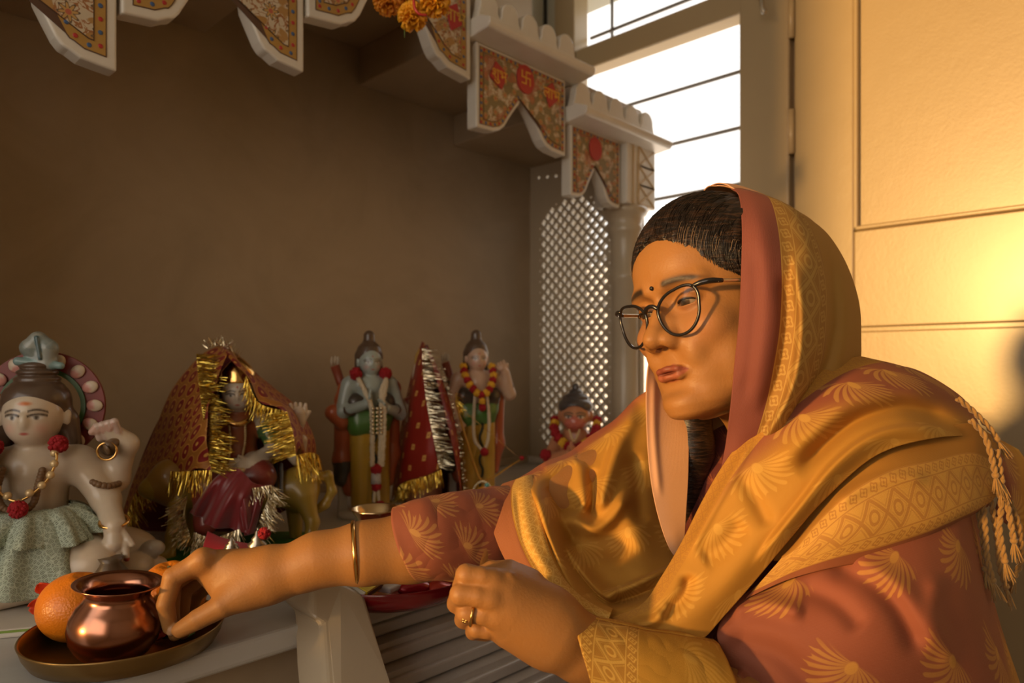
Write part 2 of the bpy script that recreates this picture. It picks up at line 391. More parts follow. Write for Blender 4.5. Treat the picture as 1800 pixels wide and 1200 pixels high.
# side screen with pierced quatrefoils
jx0, jx1 = -.008, .006
ya, yb = onX(948, 500, 0).y, onX(1079, 500, 0).y
zj0 = ZS; zj1 = CAMP.z+.64; zlo = onX(1010, 800, 0).z; zhi = onX(1012, 343, 0).z
py_, pz_ = .0335, .0335
def holes():
    out = []; yc = (ya+yb)/2; hw = abs(ya-yb)/2
    rows = int((zhi-zlo)/(pz_/2))
    for i in range(rows+1):
        z = zlo+i*pz_/2; off = (i % 2)*py_/2
        for k in range(-6, 7):
            y = yc+k*py_+off
            if abs(y-yc) > hw-.006: continue
            top = zhi-.10+math.sqrt(max(0, 1-((y-yc)/hw)**2))*.10; bot = zlo+.08-math.sqrt(max(0, 1-((y-yc)/hw)**2))*.08
            if z > top or z < bot: continue
            sc = 1.0 if (abs(y-yc) < hw-.014 and z < top-.008 and z > bot+.008) else .45
            out.append((y, z, sc))
    return out
# build the screen as a height field of cells cut by an implicit 2-D pattern
def screen():
    st = .0021; ys = np.arange(YF-.0, .0+st, st); zs = np.arange(zj0, zj1+st, st); Yg, Zg = np.meshgrid(ys, zs, indexing='ij')
    D = np.full(Yg.shape, 1.0)
    for (y, z, s) in holes():
        m = (abs(ys-y) < .02); n = (abs(zs-z) < .02); yy = Yg[np.ix_(m, n)]-y; zz = Zg[np.ix_(m, n)]-z
        if s == 1.0:
            r = .0042; d = np.minimum.reduce([np.hypot(yy-.0048, zz)-r, np.hypot(yy+.0048, zz)-r, np.hypot(yy, zz-.0055)-r, np.hypot(yy, zz+.0055)-r, np.hypot(yy, zz)-r])
        else: d = np.hypot(yy, zz)-.0036
        D[np.ix_(m, n)] = np.minimum(D[np.ix_(m, n)], d)
    for k in range(4):
        p = onX(950+k*15, 313-k*1.5, 0); d = np.hypot(Yg-p.y, Zg-p.z)-.0052; D = np.minimum(D, d)
    # snap grid points close to the outlines onto them, then drop the cells inside
    gy, gz = np.gradient(D, st); gl = np.hypot(gy, gz)+1e-9; near = abs(D) < st*.62
    Y2 = np.where(near, Yg-D*gy/gl, Yg); Z2 = np.where(near, Zg-D*gz/gl, Zg); sgn = np.where(near, 0, np.sign(D))
    c = sgn[:-1, :-1]+sgn[1:, :-1]+sgn[:-1, 1:]+sgn[1:, 1:]; keep = (c > 0) | ((c == 0) & (np.minimum.reduce([D[:-1,:-1], D[1:,:-1], D[:-1,1:], D[1:,1:]]) > -st*.2))
    nz = Yg.shape[1]; I = np.argwhere(keep); a = I[:,0]*nz+I[:,1]; F_ = np.stack([a, a+nz, a+nz+1, a+1], 1)
    vs = np.stack([np.full(Yg.size, jx0), Y2.ravel(), Z2.ravel()], 1)
    used = np.unique(F_); mp = np.full(len(vs), -1); mp[used] = np.arange(len(used)); o = mesh_obj('pierced_screen', vs[used], mp[F_], M_scr, None, False)
    s = o.modifiers.new('thick', 'SOLIDIFY'); s.thickness = jx1-jx0; s.offset = 1 if True else 0; return o
scr = screen(); S_.append(scr)
# canopy panels: outline in (x, z) with an ogee arch cut from below
def arch_panel(x0, x1, ztip, ztop, rise, nh, foot=.16, y=YF, th=.03):
    W = x1-x0; pts = []; c = (x0+x1)/2
    half = [(0, 1), (.05, .96), (.13, .83), (.22, .68), (.265, .64), (.285, .52), (.36, .36), (.44, .20), (.50, .12), (.56, .10), (.66, .04), (1, 0)]
    if W < .31 and c > -.8: half = [(0, 1), (.08, .90), (.20, .68), (.32, .44), (.42, .22), (.52, .10), (.66, .03), (1, 0)]
    hw = W/2
    right = [(c+u*hw, ztip+v*rise) for u, v in half]; left = [(2*c-x, z) for x, z in right[1:]]
    lower = left[::-1]+right       # from left foot to right foot
    sp = []
    for k in range(len(lower)-1):
        sp.append(lower[k])
    sp.append(lower[-1]); return sp
def inset(poly, d):
    n = len(poly); out = []
    for i in range(n):
        p0, p1, p2 = Vector(poly[i-1]), Vector(poly[i]), Vector(poly[(i+1) % n]); e1 = (p1-p0).normalized(); e2 = (p2-p1).normalized()
        n1 = Vector((-e1.y, e1.x)); n2 = Vector((-e2.y, e2.x)); b = (n1+n2); b = b/max(b.length, 1e-6); out.append(tuple(p1+b*d/max(.5, b.dot(n1))))
    keep = list(range(n)); 
    for _ in range(60):
        bad = [k for k in range(len(keep)) if (Vector(out[keep[(k+1) % len(keep)]])-Vector(out[keep[k]])).dot(Vector(poly[keep[(k+1) % len(keep)]])-Vector(poly[keep[k]])) <= 0]
        if not bad: break
        k = bad[0]; a, b2_ = keep[k], keep[(k+1) % len(keep)]; out[a] = tuple((Vector(out[a])+Vector(out[b2_]))/2); keep.remove(b2_)
    return [out[k] for k in keep]
def paint_mat(name, dense):
    """white ground, floral scrolls in ochre, green and red"""
    t = NT(name); co, x, y, z = t.coord(); 
    s = .042 if not dense else .030
    u = x/s; w = z/s+(u.floor()*.5); fx = u.fract()-.5; fz = w.fract()-.5; r = (fx*fx+fz*fz).sqrt(); th = fz.atan2(fx)
    pet = r-(.24+.09*(th*8.0).sin()); line = t.ss(pet.abs(), .045, .02); core = t.ss(r, .11, .08)
    flower = t.ss(pet, .02, -.02)
    nz = t.noise(co, 55 if not dense else 75, 2, .5, 1.5); scroll = t.ss((nz-.5).abs(), .045, .03)
    ground = (.56, .47, .34)
    c = t.mix(scroll, ground, (.33, .14, .05))
    leaf = t.ss(t.noise(co, 38, 1), .56 if not dense else .47, .60 if not dense else .52); c = t.mix(leaf, c, (.40, .22, .07) if not dense else (.22, .17, .08))
    c = t.mix(flower, c, (.50, .30, .10)); c = t.mix(line, c, (.12, .08, .05)); c = t.mix(core, c, (.45, .12, .07))
    if dense: c = t.mix(t.noise(co, 20, 1).gt(.58)*.6, c, (.38, .10, .05))
    t.col(c); t.b.inputs['Roughness'].default_value = .35; return t.m
M_floral, M_floral2 = paint_mat('painted_floral', False), paint_mat('painted_floral_dense', True)
M_band = flat('ochre_band', (.42, .24, .06), .4, 0, .1, 60); M_ink = flat('ink_line', (.10, .05, .03), .5)
M_blue = flat('blue_dot', (.05, .10, .22), .35); M_redd = flat('red_dot', (.42, .03, .03), .35)
M_goldp = flat('gold_paint', (.70, .42, .08), .3, .5)
def walk(poly, step):
    out = []; carry = 0
    for i in range(len(poly)):
        a, b = Vector(poly[i]), Vector(poly[(i+1) % len(poly)]); L = (b-a).length; s = carry
        while s < L: out.append(tuple(a+(b-a)*(s/L))); s += step
        carry = s-L
    return out
def build_panel(x0, x1, ztip, ztop, rise, mat, y=YF, th=.032, dots=.019, bw=.016, mg=.014):
    low = arch_panel(x0, x1, ztip, ztop, rise, 0); poly = low+[(x1, ztop), (x0, ztop)]
    root = bmesh.new(); prism(root, [(p[0], y, p[1]) for p in poly], (0, th, 0)); bd = bm_obj('arch_panel', root, M_marb, None, False, .004, 3)
    kids = []
    def layer(nm, pl, yy, m):
        b = bmesh.new(); f = b.faces.new([b.verts.new((p[0], yy, p[1])) for p in pl]); bmesh.ops.triangulate(b, faces=[f]); r = bm_obj(nm, b, m)
        if r.data.polygons and r.data.polygons[0].normal.y > 0: r.data.flip_normals()
        s = r.modifiers.new('thick', 'SOLIDIFY'); s.thickness = .0006; s.offset = 1; kids.append(r)
    p1 = inset(poly, mg); p2 = inset(poly, mg+.0015); p3 = inset(poly, mg+bw); p4 = inset(poly, mg+bw+.0015)
    layer('outline', p1, y-.0004, M_ink);  layer('outline', p3, y-.0016, M_ink); layer('painted_field', p4, y-.0022, mat)
    mid = inset(poly, mg+bw/2); vb, vr = [], []
    for i, p in enumerate(walk(mid, dots)):
        (vb if i % 2 else vr).append(sph((p[0], y-.0016, p[1]), (.0034, .0012, .0034), 10, 6))
    pv = [(p[0], y-.0013, p[1]) for p in p2]; pn = sum((Vector(pv[k]).cross(Vector(pv[(k+1) % len(pv)])).y for k in range(len(pv)))); pf_ = tuple(range(len(pv)))
    if pn > 0: pf_ = pf_[::-1]
    bvs, bfs = join((pv, [pf_]), join(*vb), join(*vr)); nb = len(join(*vb)[1]); nr = len(join(*vr)[1])
    kids.append(mesh_obj('dotted_band', bvs, bfs, None, None, False, mats=[M_band, M_blue, M_redd], fmat=[0]+[1]*nb+[2]*nr)); adopt(bd, *kids); return bd
cz = CAMP.z
PN = [(-1.62, -1.345, .42, .60, .13), (-1.34, -1.05, .505, .70, .14), (-1.045, -.66, .603, .93, .20), (-.64, -.34, .51, .695, .098), (-.315, -.105, .42, .60, .088)]
for i, (a, b, zt_, ztop_, rise) in enumerate(PN):
    S_.append(build_panel(a, b, cz+zt_, cz+ztop_, rise, M_floral2 if i in (3, 4) else M_floral, y=YF+(.004 if i in (0, 4) else 0)-(.004 if i == 2 else 0), **(dict(mg=.008, bw=.010, dots=.014) if i > 2 else {})))
# cornices and merlons
def cornice(x0, x1, z, yf=YF):
    bm = bmesh.new(); prof = [(yf-.0, z), (yf-.055, z+.006), (yf-.062, z+.014), (yf-.062, z+.026), (yf-.03, z+.040), (yf+.05, z+.040), (yf+.05, z)]
    prism(bm, [(x0, p[0], p[1]) for p in prof], (x1-x0, 0, 0)); S_.append(bm_obj('cornice', bm, M_marb, None, False, .003, 2))
    n = max(3, round((x1-x0)/.075)); w = (x1-x0-.03)/n; bm = bmesh.new(); pts = [(x0+.01, z+.04)]
    for k in range(n):
        c = x0+.015+w*(k+.5)
        for q in range(13):
            a = PI-PI*q/12; pts.append((c+w*.42*math.cos(a), z+.072+.036*math.sin(a)**.8))
        if k < n-1: pts.append((c+w*.5, z+.062))
    pts.append((x1-.01, z+.04)); prism(bm, [(p[0], yf-.012, p[1]) for p in pts], (0, .022, 0)); S_.append(bm_obj('merlon_row', bm, M_marb, None, False, .003, 2))
cornice(-.66, -.30, cz+.695); cornice(-.335, .055, cz+.595); cornice(-1.36, -1.03, cz+.695); cornice(-1.70, -1.35, cz+.595); cornice(-1.05, -.65, cz+.93)
# end block with carved crosses, column below
bx0, bx1 = -.095, .045
S_.append(boxo('end_block', bx0, bx1, YF-.012, YF+.10, cz+.435, cz+.60, M_marb, bevel=.004))
bm = bmesh.new(); M_goldl = flat('gilded_line', (.5, .33, .13), .4, .2)
xa, xb = bx0+.055, bx1-.006
for k in range(3):
    z0_, z1_ = cz+.44+k*.053, cz+.44+(k+1)*.053
    for (p, q) in (((xa, z0_), (xb, z1_)), ((xa, z1_), (xb, z0_)), ((xa, z1_), (xb, z1_)), ((xa, z0_), (xb, z0_))):
        a, b = Vector((p[0], 0, p[1])), Vector((q[0], 0, q[1])); d = (b-a).normalized(); nn = Vector((-d.z, 0, d.x))*.0016
        prism(bm, [Vector((v.x, YF-.0145, v.z)) for v in (a-nn, b-nn, b+nn, a+nn)], (0, .003, 0))
box(bm, bx0+.026, bx0+.029, YF-.015, YF-.011, cz+.437, cz+.598); box(bm, xa-.004, xa-.001, YF-.015, YF-.011, cz+.437, cz+.598)
S_.append(bm_obj('carved_crosses', bm, M_goldl))
colx, coly = -.028, YF+.04
prof = [(.0, .435), (.062, .435), (.064, .425), (.058, .415), (.050, .408), (.046, .385), (.052, .375), (.046, .365), (.040, .345), (.040, .26), (.046, .25), (.046, .235), (.038, .225), (.037, .0), (.038, -.18), (.046, -.19), (.046, -.21), (.052, -.23), (.06, -.28), (.06, -.31), (0, -.31)]
S_.append(vf('column', lathe([(r, cz+z) for r, z in prof], 40, colx, coly), M_scr))
S_.append(vf('column', lathe([(r, cz+z) for r, z in prof], 40, -1.665, coly), M_marb))
# low moulding where the screen meets the slab
S_.append(boxo('skirting', -.03, -.02, YF+.08, 0, ZS, ZS+.02, M_marb, bevel=.003)); S_.append(boxo('skirting', -2.2, -.03, -.012, 0, ZS, ZS+.02, M_marbw, bevel=.003))
# red medallions with gold lettering on panels 3-5
def medal(px, py, w, h, y, shape, txt=None, rot=0):
    c = onY(px, py, y); pts = []
    n = 24 if shape == 'oval' else 12
    for k in range(n):
        a = 2*PI*k/n+rot; r = 1 if shape == 'oval' else (1 if k % 3 == 0 else .74 + .0*k)
        pts.append((c.x+w*r*math.cos(a), y, c.z+h*r*math.sin(a)))
    bm = bmesh.new(); prism(bm, pts, (0, -.003, 0)); m = bm_obj('red_medallion', bm, M_redd, bevel=.0006)
    if txt:
        cu = bpy.data.curves.new('t', 'FONT'); cu.body = txt; cu.size = h*1.15; cu.align_x = 'CENTER'; cu.align_y = 'CENTER'; cu.extrude = .0006
        to = bpy.data.objects.new('t', cu); COL.objects.link(to); bpy.context.view_layer.update()
        me = bpy.data.meshes.new_from_object(to.evaluated_get(bpy.context.evaluated_depsgraph_get())); bpy.data.objects.remove(to)
        mo = bpy.data.objects.new('gold_lettering', me); COL.objects.link(mo); me.materials.clear(); me.materials.append(M_goldp)
        mo.matrix_world = Matrix.Translation((c.x, y-.0034, c.z)) @ Matrix.Rotation(-rot*.0, 4, 'Y') @ Matrix.Rotation(PI/2, 4, 'X'); adopt(m, mo)
    S_.append(m)
yp = YF-.003
medal(876, 133, .030, .030, yp, 'd', '\u0936\u0941\u092d', .3)
medal(923, 140, .029, .033, yp, 'oval', '\u5350')
medal(968, 167, .026, .032, yp, 'd', '\u0932\u093e\u092d', -.2)
medal(797, 30, .024, .032, yp-.004, 'd', '\u0932\u093e\u092d', -.3)
medal(1046, 262, .026, .03, yp+.004, 'oval')
# front post at the edge of the slab
def fpt(px, py, dd=.0): return onY(px, py, slabY-.015-dd)
o_ = [(546, 1018, 0), (600, 1023, 0), (644, 1046, 0), (686, 1200, .07), (720, 1330, .13), (590, 1330, .13), (574, 1200, .07), (567, 1096, .02), (546, 1083, .015)]
bm = bmesh.new(); prism(bm, [(lambda p: onY(q[0], q[1], slabY-.015-(ZS+.05-p.z)*.62))(fpt(q[0], q[1])) for q in o_], (.004, .075, 0)); S_.append(bm_obj('front_post', bm, M_scr, None, False, .009, 4))
xs = fpt(600, 1100).x
for k in range(5):
    S_.append(boxo('moulded_step', xs+.01, .6, slabY+.012-.026*k, slabY+.2, ZS-.050-.027*k-.3*(k == 4), ZS-.034-.027*k, M_slab, bevel=.003)); S_.append(boxo('step_riser', xs+.01, .6, slabY+.020-.026*k, slabY+.2, ZS-.062-.027*k, ZS-.026-.027*k, M_slab))
S_[-1].name = 'moulded_step'
adopt(shrine, *S_)
# ================================================================ the woman
M_skin = painted('skin', .5, .0009, .12)
_b = M_skin.node_tree.nodes['Principled BSDF']; _b.inputs['Specular IOR Level'].default_value = .35
SK = (.385, .165, .042); SK2 = (.32, .130, .032); LIP = (.30, .070, .035)
person = empty('person', (P(1350, 1000, .85).x, P(1350, 1000, .85).y, 0), 'seated woman in glasses and pink and gold shawl reaching over the altar shelf', 'person')
HY, HP, HR = [math.radians(a) for a in (55, 4, 11)]
TC = -FW
f0 = TC*math.cos(HY)-RT*math.sin(HY); l0 = RT*math.cos(HY)+TC*math.sin(HY)
f1 = f0*math.cos(HP)-UP*math.sin(HP); u1 = UP*math.cos(HP)+f0*math.sin(HP)
l2 = l0*math.cos(HR)+u1*math.sin(HR); u2 = u1*math.cos(HR)-l0*math.sin(HR)
HO = P(1262, 537, .805)
HM = Matrix(((f1.x, l2.x, u2.x, HO.x), (f1.y, l2.y, u2.y, HO.y), (f1.z, l2.z, u2.z, HO.z), (0, 0, 0, 1)))
HMn = np.array(HM)
def hx(vs): vs = np.asarray(vs, float); return vs @ HMn[:3, :3].T + HMn[:3, 3]
def mm(x, y, z): return (x/1000, y/1000, z/1000)
TH = np.radians([0, 20, 35, 50, 65, 80, 100])
TZ = [-124, -120, -114, -104, -92, -75, -57, -35, -15, 0, 15, 30, 50, 70, 90, 105]
TR = [[50,45,36,28,24,22,20], [74,66,52,42,35,30,28], [88,80,65,53,45,40,36], [95,88,76,64,55,49,45], [95,90,79,69,60,54,50], [97,92,83,73,65,59,55], [96,92,85,77,69,63,59], [94,93,87,80,73,68,65], [92,88,86,80,74,69,66],
      [93,88,86,80,75,71,69], [98,96,90,82,76,72,71], [99,96,88,80,74,72,71], [96,94,87,79,73,71,70], [86,84,78,73,69,68,67], [66,65,63,62,62,62,62], [40,40,40,42,44,46,48]]
TR = np.array(TR, float); TZ = [-118, -114, -108, -98, -86, -71, -52, -30, -10, 3, 16, 30, 50, 70, 90, 105]
TR[:, 3:] *= np.array([1, .985, .965, .95])[None, :]
_zf = np.linspace(-118, 105, 120); _tf = np.linspace(0, TH[-1], 60)
def _cr1(x, xp, yp):      # smooth 1-D interpolation (cubic hermite)
    m = np.gradient(yp, xp); i = np.clip(np.searchsorted(xp, x)-1, 0, len(xp)-2); h = xp[i+1]-xp[i]; t = (x-xp[i])/h
    return (2*t**3-3*t*t+1)*yp[i]+(t**3-2*t*t+t)*h*m[i]+(-2*t**3+3*t*t)*yp[i+1]+(t**3-t*t)*h*m[i+1]
_g = np.array([_cr1(_zf, np.array(TZ, float), TR[:, j]) for j in range(len(TH))]).T
_g = np.array([_cr1(_tf, TH, row) for row in _g])
def face_f(X, Y, Z):
    th = np.abs(np.arctan2(Y, X))+0*Z; z = (Z*1000)+0*th; iz = np.clip((z+118)/223*119, 0, 118.999); it = np.clip(th/TH[-1]*59, 0, 58.999)
    a = iz.astype(int); b = it.astype(int); fa, fb = iz-a, it-b
    R = (_g[a, b]*(1-fa)*(1-fb)+_g[a+1, b]*fa*(1-fb)+_g[a, b+1]*(1-fa)*fb+_g[a+1, b+1]*fa*fb)/1000
    d = (np.sqrt(X*X+Y*Y+0*Z)-R)*.82
    d = np.maximum(d, -.118-Z); return np.maximum(d, Z-.106)
FACE = ('f', np.array(mm(-30, -78, -126)), np.array(mm(104, 78, 108)), .012, SK, None, '+', face_f)
def sy(fn): return [fn(1), fn(-1)]
SP = .0
hp = [E_(mm(-2, 0, 36), mm(93, 71, 80), .01, SK), FACE]
# nose
hp += [C_(mm(89, 0, 6), mm(109, 0, -26), .0072, .0085, .010, SK), E_(mm(112, 0, -34), mm(13, 10.5, 10), .008, SK)]
for s in (1, -1): hp += [E_(mm(102, s*12.5, -37), mm(12, 6.3, 8), .006, SK), C_(mm(92, s*8, -20), mm(98, s*12, -36), .006, .006, .012, SK)]
# brows, cheeks, chin, jaw
for s in (1, -1):
    hp += [C_(mm(92, s*14, 18), mm(78, s*44, 19), .006, .005, .014, SK), E_(mm(70, s*40, -28), mm(17, 16, 14), .02, SK), E_(mm(85, s*26, -50), mm(10, 9, 13), .012, SK)]
    hp += [E_(mm(30, s*46, -66), mm(28, 13, 24), .022, SK)]
hp += [E_(mm(91, 0, -98), mm(12, 16, 12), .014, SK), E_(mm(70, 0, -112), mm(30, 24, 9), .02, SK)]
# mouth
hp += [C_(mm(102.0, 0, -66), mm(100.0, 12, -67.5), .0040, .0031, .004, LIP), C_(mm(102.0, 0, -66), mm(100.0, -12, -67.5), .0040, .0031, .004, LIP)]
for s in (1, -1):
    hp += [C_(mm(100.0, s*12, -67.5), mm(88.5, s*21, -70.2), .0031, .0010, .004, LIP), C_(mm(101.0, 0, -75), mm(98.0, s*11, -75), .0052, .0048, .004, LIP), C_(mm(98.0, s*11, -75), mm(88.0, s*20.5, -70.8), .0044, .0010, .005, LIP)]
hp += [E_(mm(110, 0, -70.6), mm(12, 15, 1.3), .0025, (.10, .02, .015), op='-'), C_(mm(104.5, 0, -48), mm(102.5, 0, -58), .0020, .0030, .007, SK, op='-')]
hp += [E_(mm(104, 0, -86), mm(8, 20, 5), .012, SK, op='-')]
# eye sockets, lids, opening
EY = [(77.5, s*28.5, 1.5) for s in (1, -1)]
for s, (ex, ey, ez) in zip((1, -1), EY):
    hp += [E_(mm(97, s*26, 4), mm(10, 15, 9.5), .014, SK, op='-')]
    hp += [E_(mm(ex, ey, ez), mm(13.4, 14.0, 13.2), .005, SK2)]
    rm = Matrix.Rotation(math.radians(s*-20), 3, 'Z')
    hp += [E_(mm(ex+10, ey+s*1, ez-3.4), mm(10, 11.8, 3.0), .0010, (.07, .03, .02), rot=rm, op='-')]
    hp += [C_(mm(ex+10.6, ey-s*11, ez+5.5), mm(ex+12.2, ey, ez+8.0), .0008, .0012, .002, SK2, op='-'), C_(mm(ex+12.2, ey, ez+8.0), mm(ex+7, ey+s*13, ez+4.5), .0012, .0006, .002, SK2, op='-')]
# nostrils, folds from the nose wings to the mouth
for s in (1, -1):
    hp += [E_(mm(107, s*7, -45.5), mm(6.2, 3.4, 3.6), .003, (.10, .03, .02), op='-')]
# ears
for s in (1, -1): hp += [E_(mm(-4, s*70, -8), mm(15, 6, 28), .006, SK), E_(mm(2, s*75, -6), mm(8, 4, 16), .005, SK2, op='-')]
# neck
hp += [C_(mm(-24, 0, -60), mm(-62, 10, -175), .050, .054, .02, SK), C_(mm(-4, 34, -85), mm(-30, 6, -165), .013, .011, .02, SK)]
hv, hf, hc = sdf(hp, .00125)
# painted details: brows, lash lines, warm cheeks, lips already coloured
def _paint(v, c):
    v = v*1000; x, y, z = v[:, 0], v[:, 1], v[:, 2]; ay = np.abs(y)
    def mix(c, col, w): w = np.clip(w, 0, 1)[:, None]; return c*(1-w)+np.array(col)*w
    front = np.clip((x-40)/20, 0, 1)
    isl = np.abs(c-np.array(LIP)).sum(1) < .02; c = c.copy(); c[isl] = SK; dk = (np.abs(c-np.array((.10, .02, .015))).sum(1) < .02) & (ay > 12); c[dk] = SK
    q = np.clip(ay/22, 0, 1); zt = -61.4-.8*np.exp(-(ay/2.5)**2)+.5*np.exp(-((ay-5)/3)**2)-8.0*q**2.6; zl_ = -80.6+10.0*q**2.4; m = np.clip((zt-z)/1.3, 0, 1)*np.clip((z-zl_)/1.6, 0, 1)*(ay < 22)*(x > 80)
    c = mix(c, (.25, .050, .028), m*(z > -70.7)); c = mix(c, (.36, .085, .045), m*(z <= -70.7)*.9)
    zb = 22.0-.0060*(ay-30)**2-(ay-30)*.03; w = 1.25*np.exp(-((z-zb)/(3.9-np.clip(ay-34, 0, 20)*.09))**2)*np.clip((ay-11)/5, 0, 1)*np.clip((56-ay)/12, 0, 1)*front
    c = mix(c, (.018, .008, .005), w)
    # under-eye shade of the skin itself, ruddier cheeks and nose
    c = mix(c, (.36, .15, .075), .45*np.exp(-((ay-30)/14)**2-((z+9)/7)**2)*front)
    c = mix(c, (.56, .22, .12), .35*np.exp(-((ay-42)/16)**2-((z+30)/16)**2)*front)
    # lip edge softening and lash line
    for s in (1, -1):
        zl = 1.6-.028*(y-s*29.5)**2; w = np.exp(-((z-zl)/1.5)**2)*(np.abs(y-s*29.5) < 12.5)*(x > 66); c = mix(c, (.05, .02, .012), w*.85)
    w = np.exp(-((z-(-70.8+.03*ay))/1.0)**2)*np.clip((18-ay)/4, 0, 1)*(x > 86); c = mix(c, (.12, .02, .012), w*.8)
    w = (1-np.clip(np.hypot(y-1, z-21)/2.3, 0, 1))*0; return c
hc = _paint(hv, hc)
hv = hx(hv)
# -- torso and arms (skin), laid out by sight lines at their true distances
def arm(pts, k=.02, col=SK): return [C_(P(*a[:3]), P(*b[:3]), a[3], b[3], k, col) for a, b in zip(pts, pts[1:])]
# reaching arm
ra = arm([(1090, 830, .96, .048), (880, 945, .85, .040), (820, 957, .81, .037), (720, 962, .79, .0345), (640, 972, .775, .0305), (560, 983, .765, .0255), (490, 1000, .76, .0215)], .02)
sk = SK2
ra += [C_(P(470, 1003, .757), P(362, 992, .755), .0200, .0150, .02, SK), C_(P(475, 1005, .762), P(372, 1000, .775), .0195, .0140, .02, SK), C_(P(470, 1012, .762), P(395, 1022, .760), .0175, .0160, .02, SK), C_(P(460, 1020, .752), P(405, 1050, .745), .0150, .0125, .02, SK), C_(P(520, 1010, .757), P(440, 1040, .747), .016, .0135, .02, SK)]
def finger(pts, k=.006, col=SK): a_ = arm(pts, k, col); b_ = arm(pts, .0012, col); return a_[:1]+b_[1:]
ra += finger([(358, 985, .748, .0122), (304, 1014, .736, .0100), (291, 1062, .733, .0088), (299, 1102, .738, .0074)])
ra += finger([(350, 988, .770, .0120), (302, 1026, .758, .0098), (300, 1076, .755, .0088), (308, 1114, .758, .0072)])
ra += finger([(365, 1000, .790, .0115), (322, 1038, .780, .0092), (318, 1084, .776, .0082), (322, 1112, .778, .0068)])
ra += finger([(385, 1010, .805, .0105), (345, 1045, .808, .0080), (332, 1080, .806, .0072), (330, 1104, .802, .0062)])
ra += finger([(440, 1035, .745, .0150), (392, 1064, .733, .0122), (348, 1088, .730, .0104), (318, 1106, .733, .0085)], .010)
ra += [E_(P(356, 982, .742), .0095, .01, SK), C_(P(300, 1112, .733), P(302, 1107, .7315), .0035, .0035, .002, (.55, .30, .16))]
av, af, ac = sdf(ra, .0016)
# fist of the near arm
la = arm([(1590, 900, .80, .052), (1520, 1270, .74, .040), (1300, 1250, .69, .036), (1120, 1182, .668, .030), (1020, 1138, .655, .0265), (965, 1105, .648, .0255)], .02)
la += [C_(P(975, 1098, .645), P(886, 1034, .630), .0235, .0148, .02, SK), C_(P(965, 1105, .642), P(884, 1058, .624), .0235, .0155, .02, SK), C_(P(960, 1112, .643), P(888, 1086, .627), .0220, .0145, .02, SK), C_(P(960, 1118, .648), P(890, 1106, .640), .0195, .0122, .02, SK), C_(P(955, 1070, .650), P(890, 1020, .645), .020, .0135, .02, SK)]
la += finger([(876, 1020, .626, .0108), (846, 1014, .617, .0090), (820, 1010, .617, .0095), (812, 1030, .642, .0086), (838, 1040, .655, .0078)], .003)
la += finger([(872, 1051, .619, .0108), (838, 1047, .610, .0090), (810, 1044, .611, .0096), (803, 1060, .638, .0088), (832, 1068, .653, .0078)], .003)
la += finger([(874, 1083, .622, .0102), (846, 1080, .614, .0082), (820, 1077, .615, .0086), (815, 1088, .641, .0082), (842, 1094, .655, .0072)], .003)
la += finger([(880, 1109, .634, .0092), (856, 1108, .626, .0072), (838, 1105, .626, .0076), (832, 1110, .648, .0072), (855, 1114, .660, .0066)], .003)
la += finger([(930, 1022, .655, .0125), (895, 1004, .655, .0105), (865, 1003, .652, .0092), (842, 1012, .648, .0080)], .008)
for (a, b) in (((895, 1012, .622), (950, 1075, .626)), ((893, 1048, .617), (945, 1085, .622)), ((890, 1078, .622), (940, 1098, .624))): la += [C_(P(*a), P(*b), .0020, .0012, .006, SK)]
la += [E_(P(868, 1023, .618), .0066, .010, SK), E_(P(863, 1054, .610), .0068, .010, SK), E_(P(868, 1085, .615), .0060, .010, SK), E_(P(992, 1150, .648), .0085, .012, SK)]
lv, lf, lc = sdf(la, .0015)
to = [E_(P(1380, 1010, .93), (.20, .15, .26), .04, SK), E_(P(1310, 830, .955), (.08, .07, .07), .04, SK), C_(P(1560, 800, .85), P(1330, 760, .90), .05, .05, .04, SK), C_(P(1100, 830, .97), P(1330, 760, .90), .05, .05, .04, SK), E_(P(1400, 1300, .95), (.22, .2, .25), .04, SK)]
tv, tf, tc = sdf(to, .006)
def cat(*s):
    vs, fs, cs, o = [], [], [], 0
    for v, f, c in s: vs.append(v); fs.append(f+o); cs.append(c); o += len(v)
    return np.vstack(vs), np.vstack(fs), np.vstack(cs)
bv, bf, bc = cat((hv, hf, hc), (av, af, ac), (lv, lf, lc), (tv, tf, tc))
body = mesh_obj('body', bv, bf, M_skin, None, True, None, bc); WP = [body]
def add(o): WP.append(o); return o
# -- eyes
M_eye = painted('eye', .35, 0, 0, 0)
def eyeball(e):
    v, f = sph((0, 0, 0), 12.0, 48, 36); v = np.array(v); gz = Vector((.93, -.06, -.30)).normalized(); a = np.degrees(np.arccos(np.clip(v @ np.array(gz)/12.0, -1, 1)))
    c = np.full((len(v), 3), .0); c[:] = (.30, .22, .15); c[a < 36] = (.028, .012, .006); c[a < 16] = (.004, .003, .002)
    return mesh_obj('eye', hx((v+np.array(e))/1000), f, M_eye, None, True, None, c)
for e in EY: add(eyeball(e))
add(tag(mesh_obj('bindi', *(lambda s: (hx(np.array(s[0])), s[1]))(sph(mm(101.5, 0, 21), mm(1.6, 2.3, 2.3), 16, 10)), flat('black_bindi', (.01, .008, .008), .4)), 'small round black bindi'))
for s, (ex, ey, ez) in zip((1, -1), EY):
    k = []
    for dy in np.linspace(-11.5, 11.5, 14): zz = -3.3+3.1*math.sqrt(max(0, 1-(dy/12)**2)); k.append(mm(ex+math.sqrt(13.7**2-dy*dy*.86-zz*zz), ey+dy+s*1, ez+zz))
    v, f = tube(k, [.0002]+[.0008]*12+[.0003], 6, 40); add(mesh_obj('eyelashes', hx(v), f, flat('lash_dark', (.012, .008, .006), .6)))
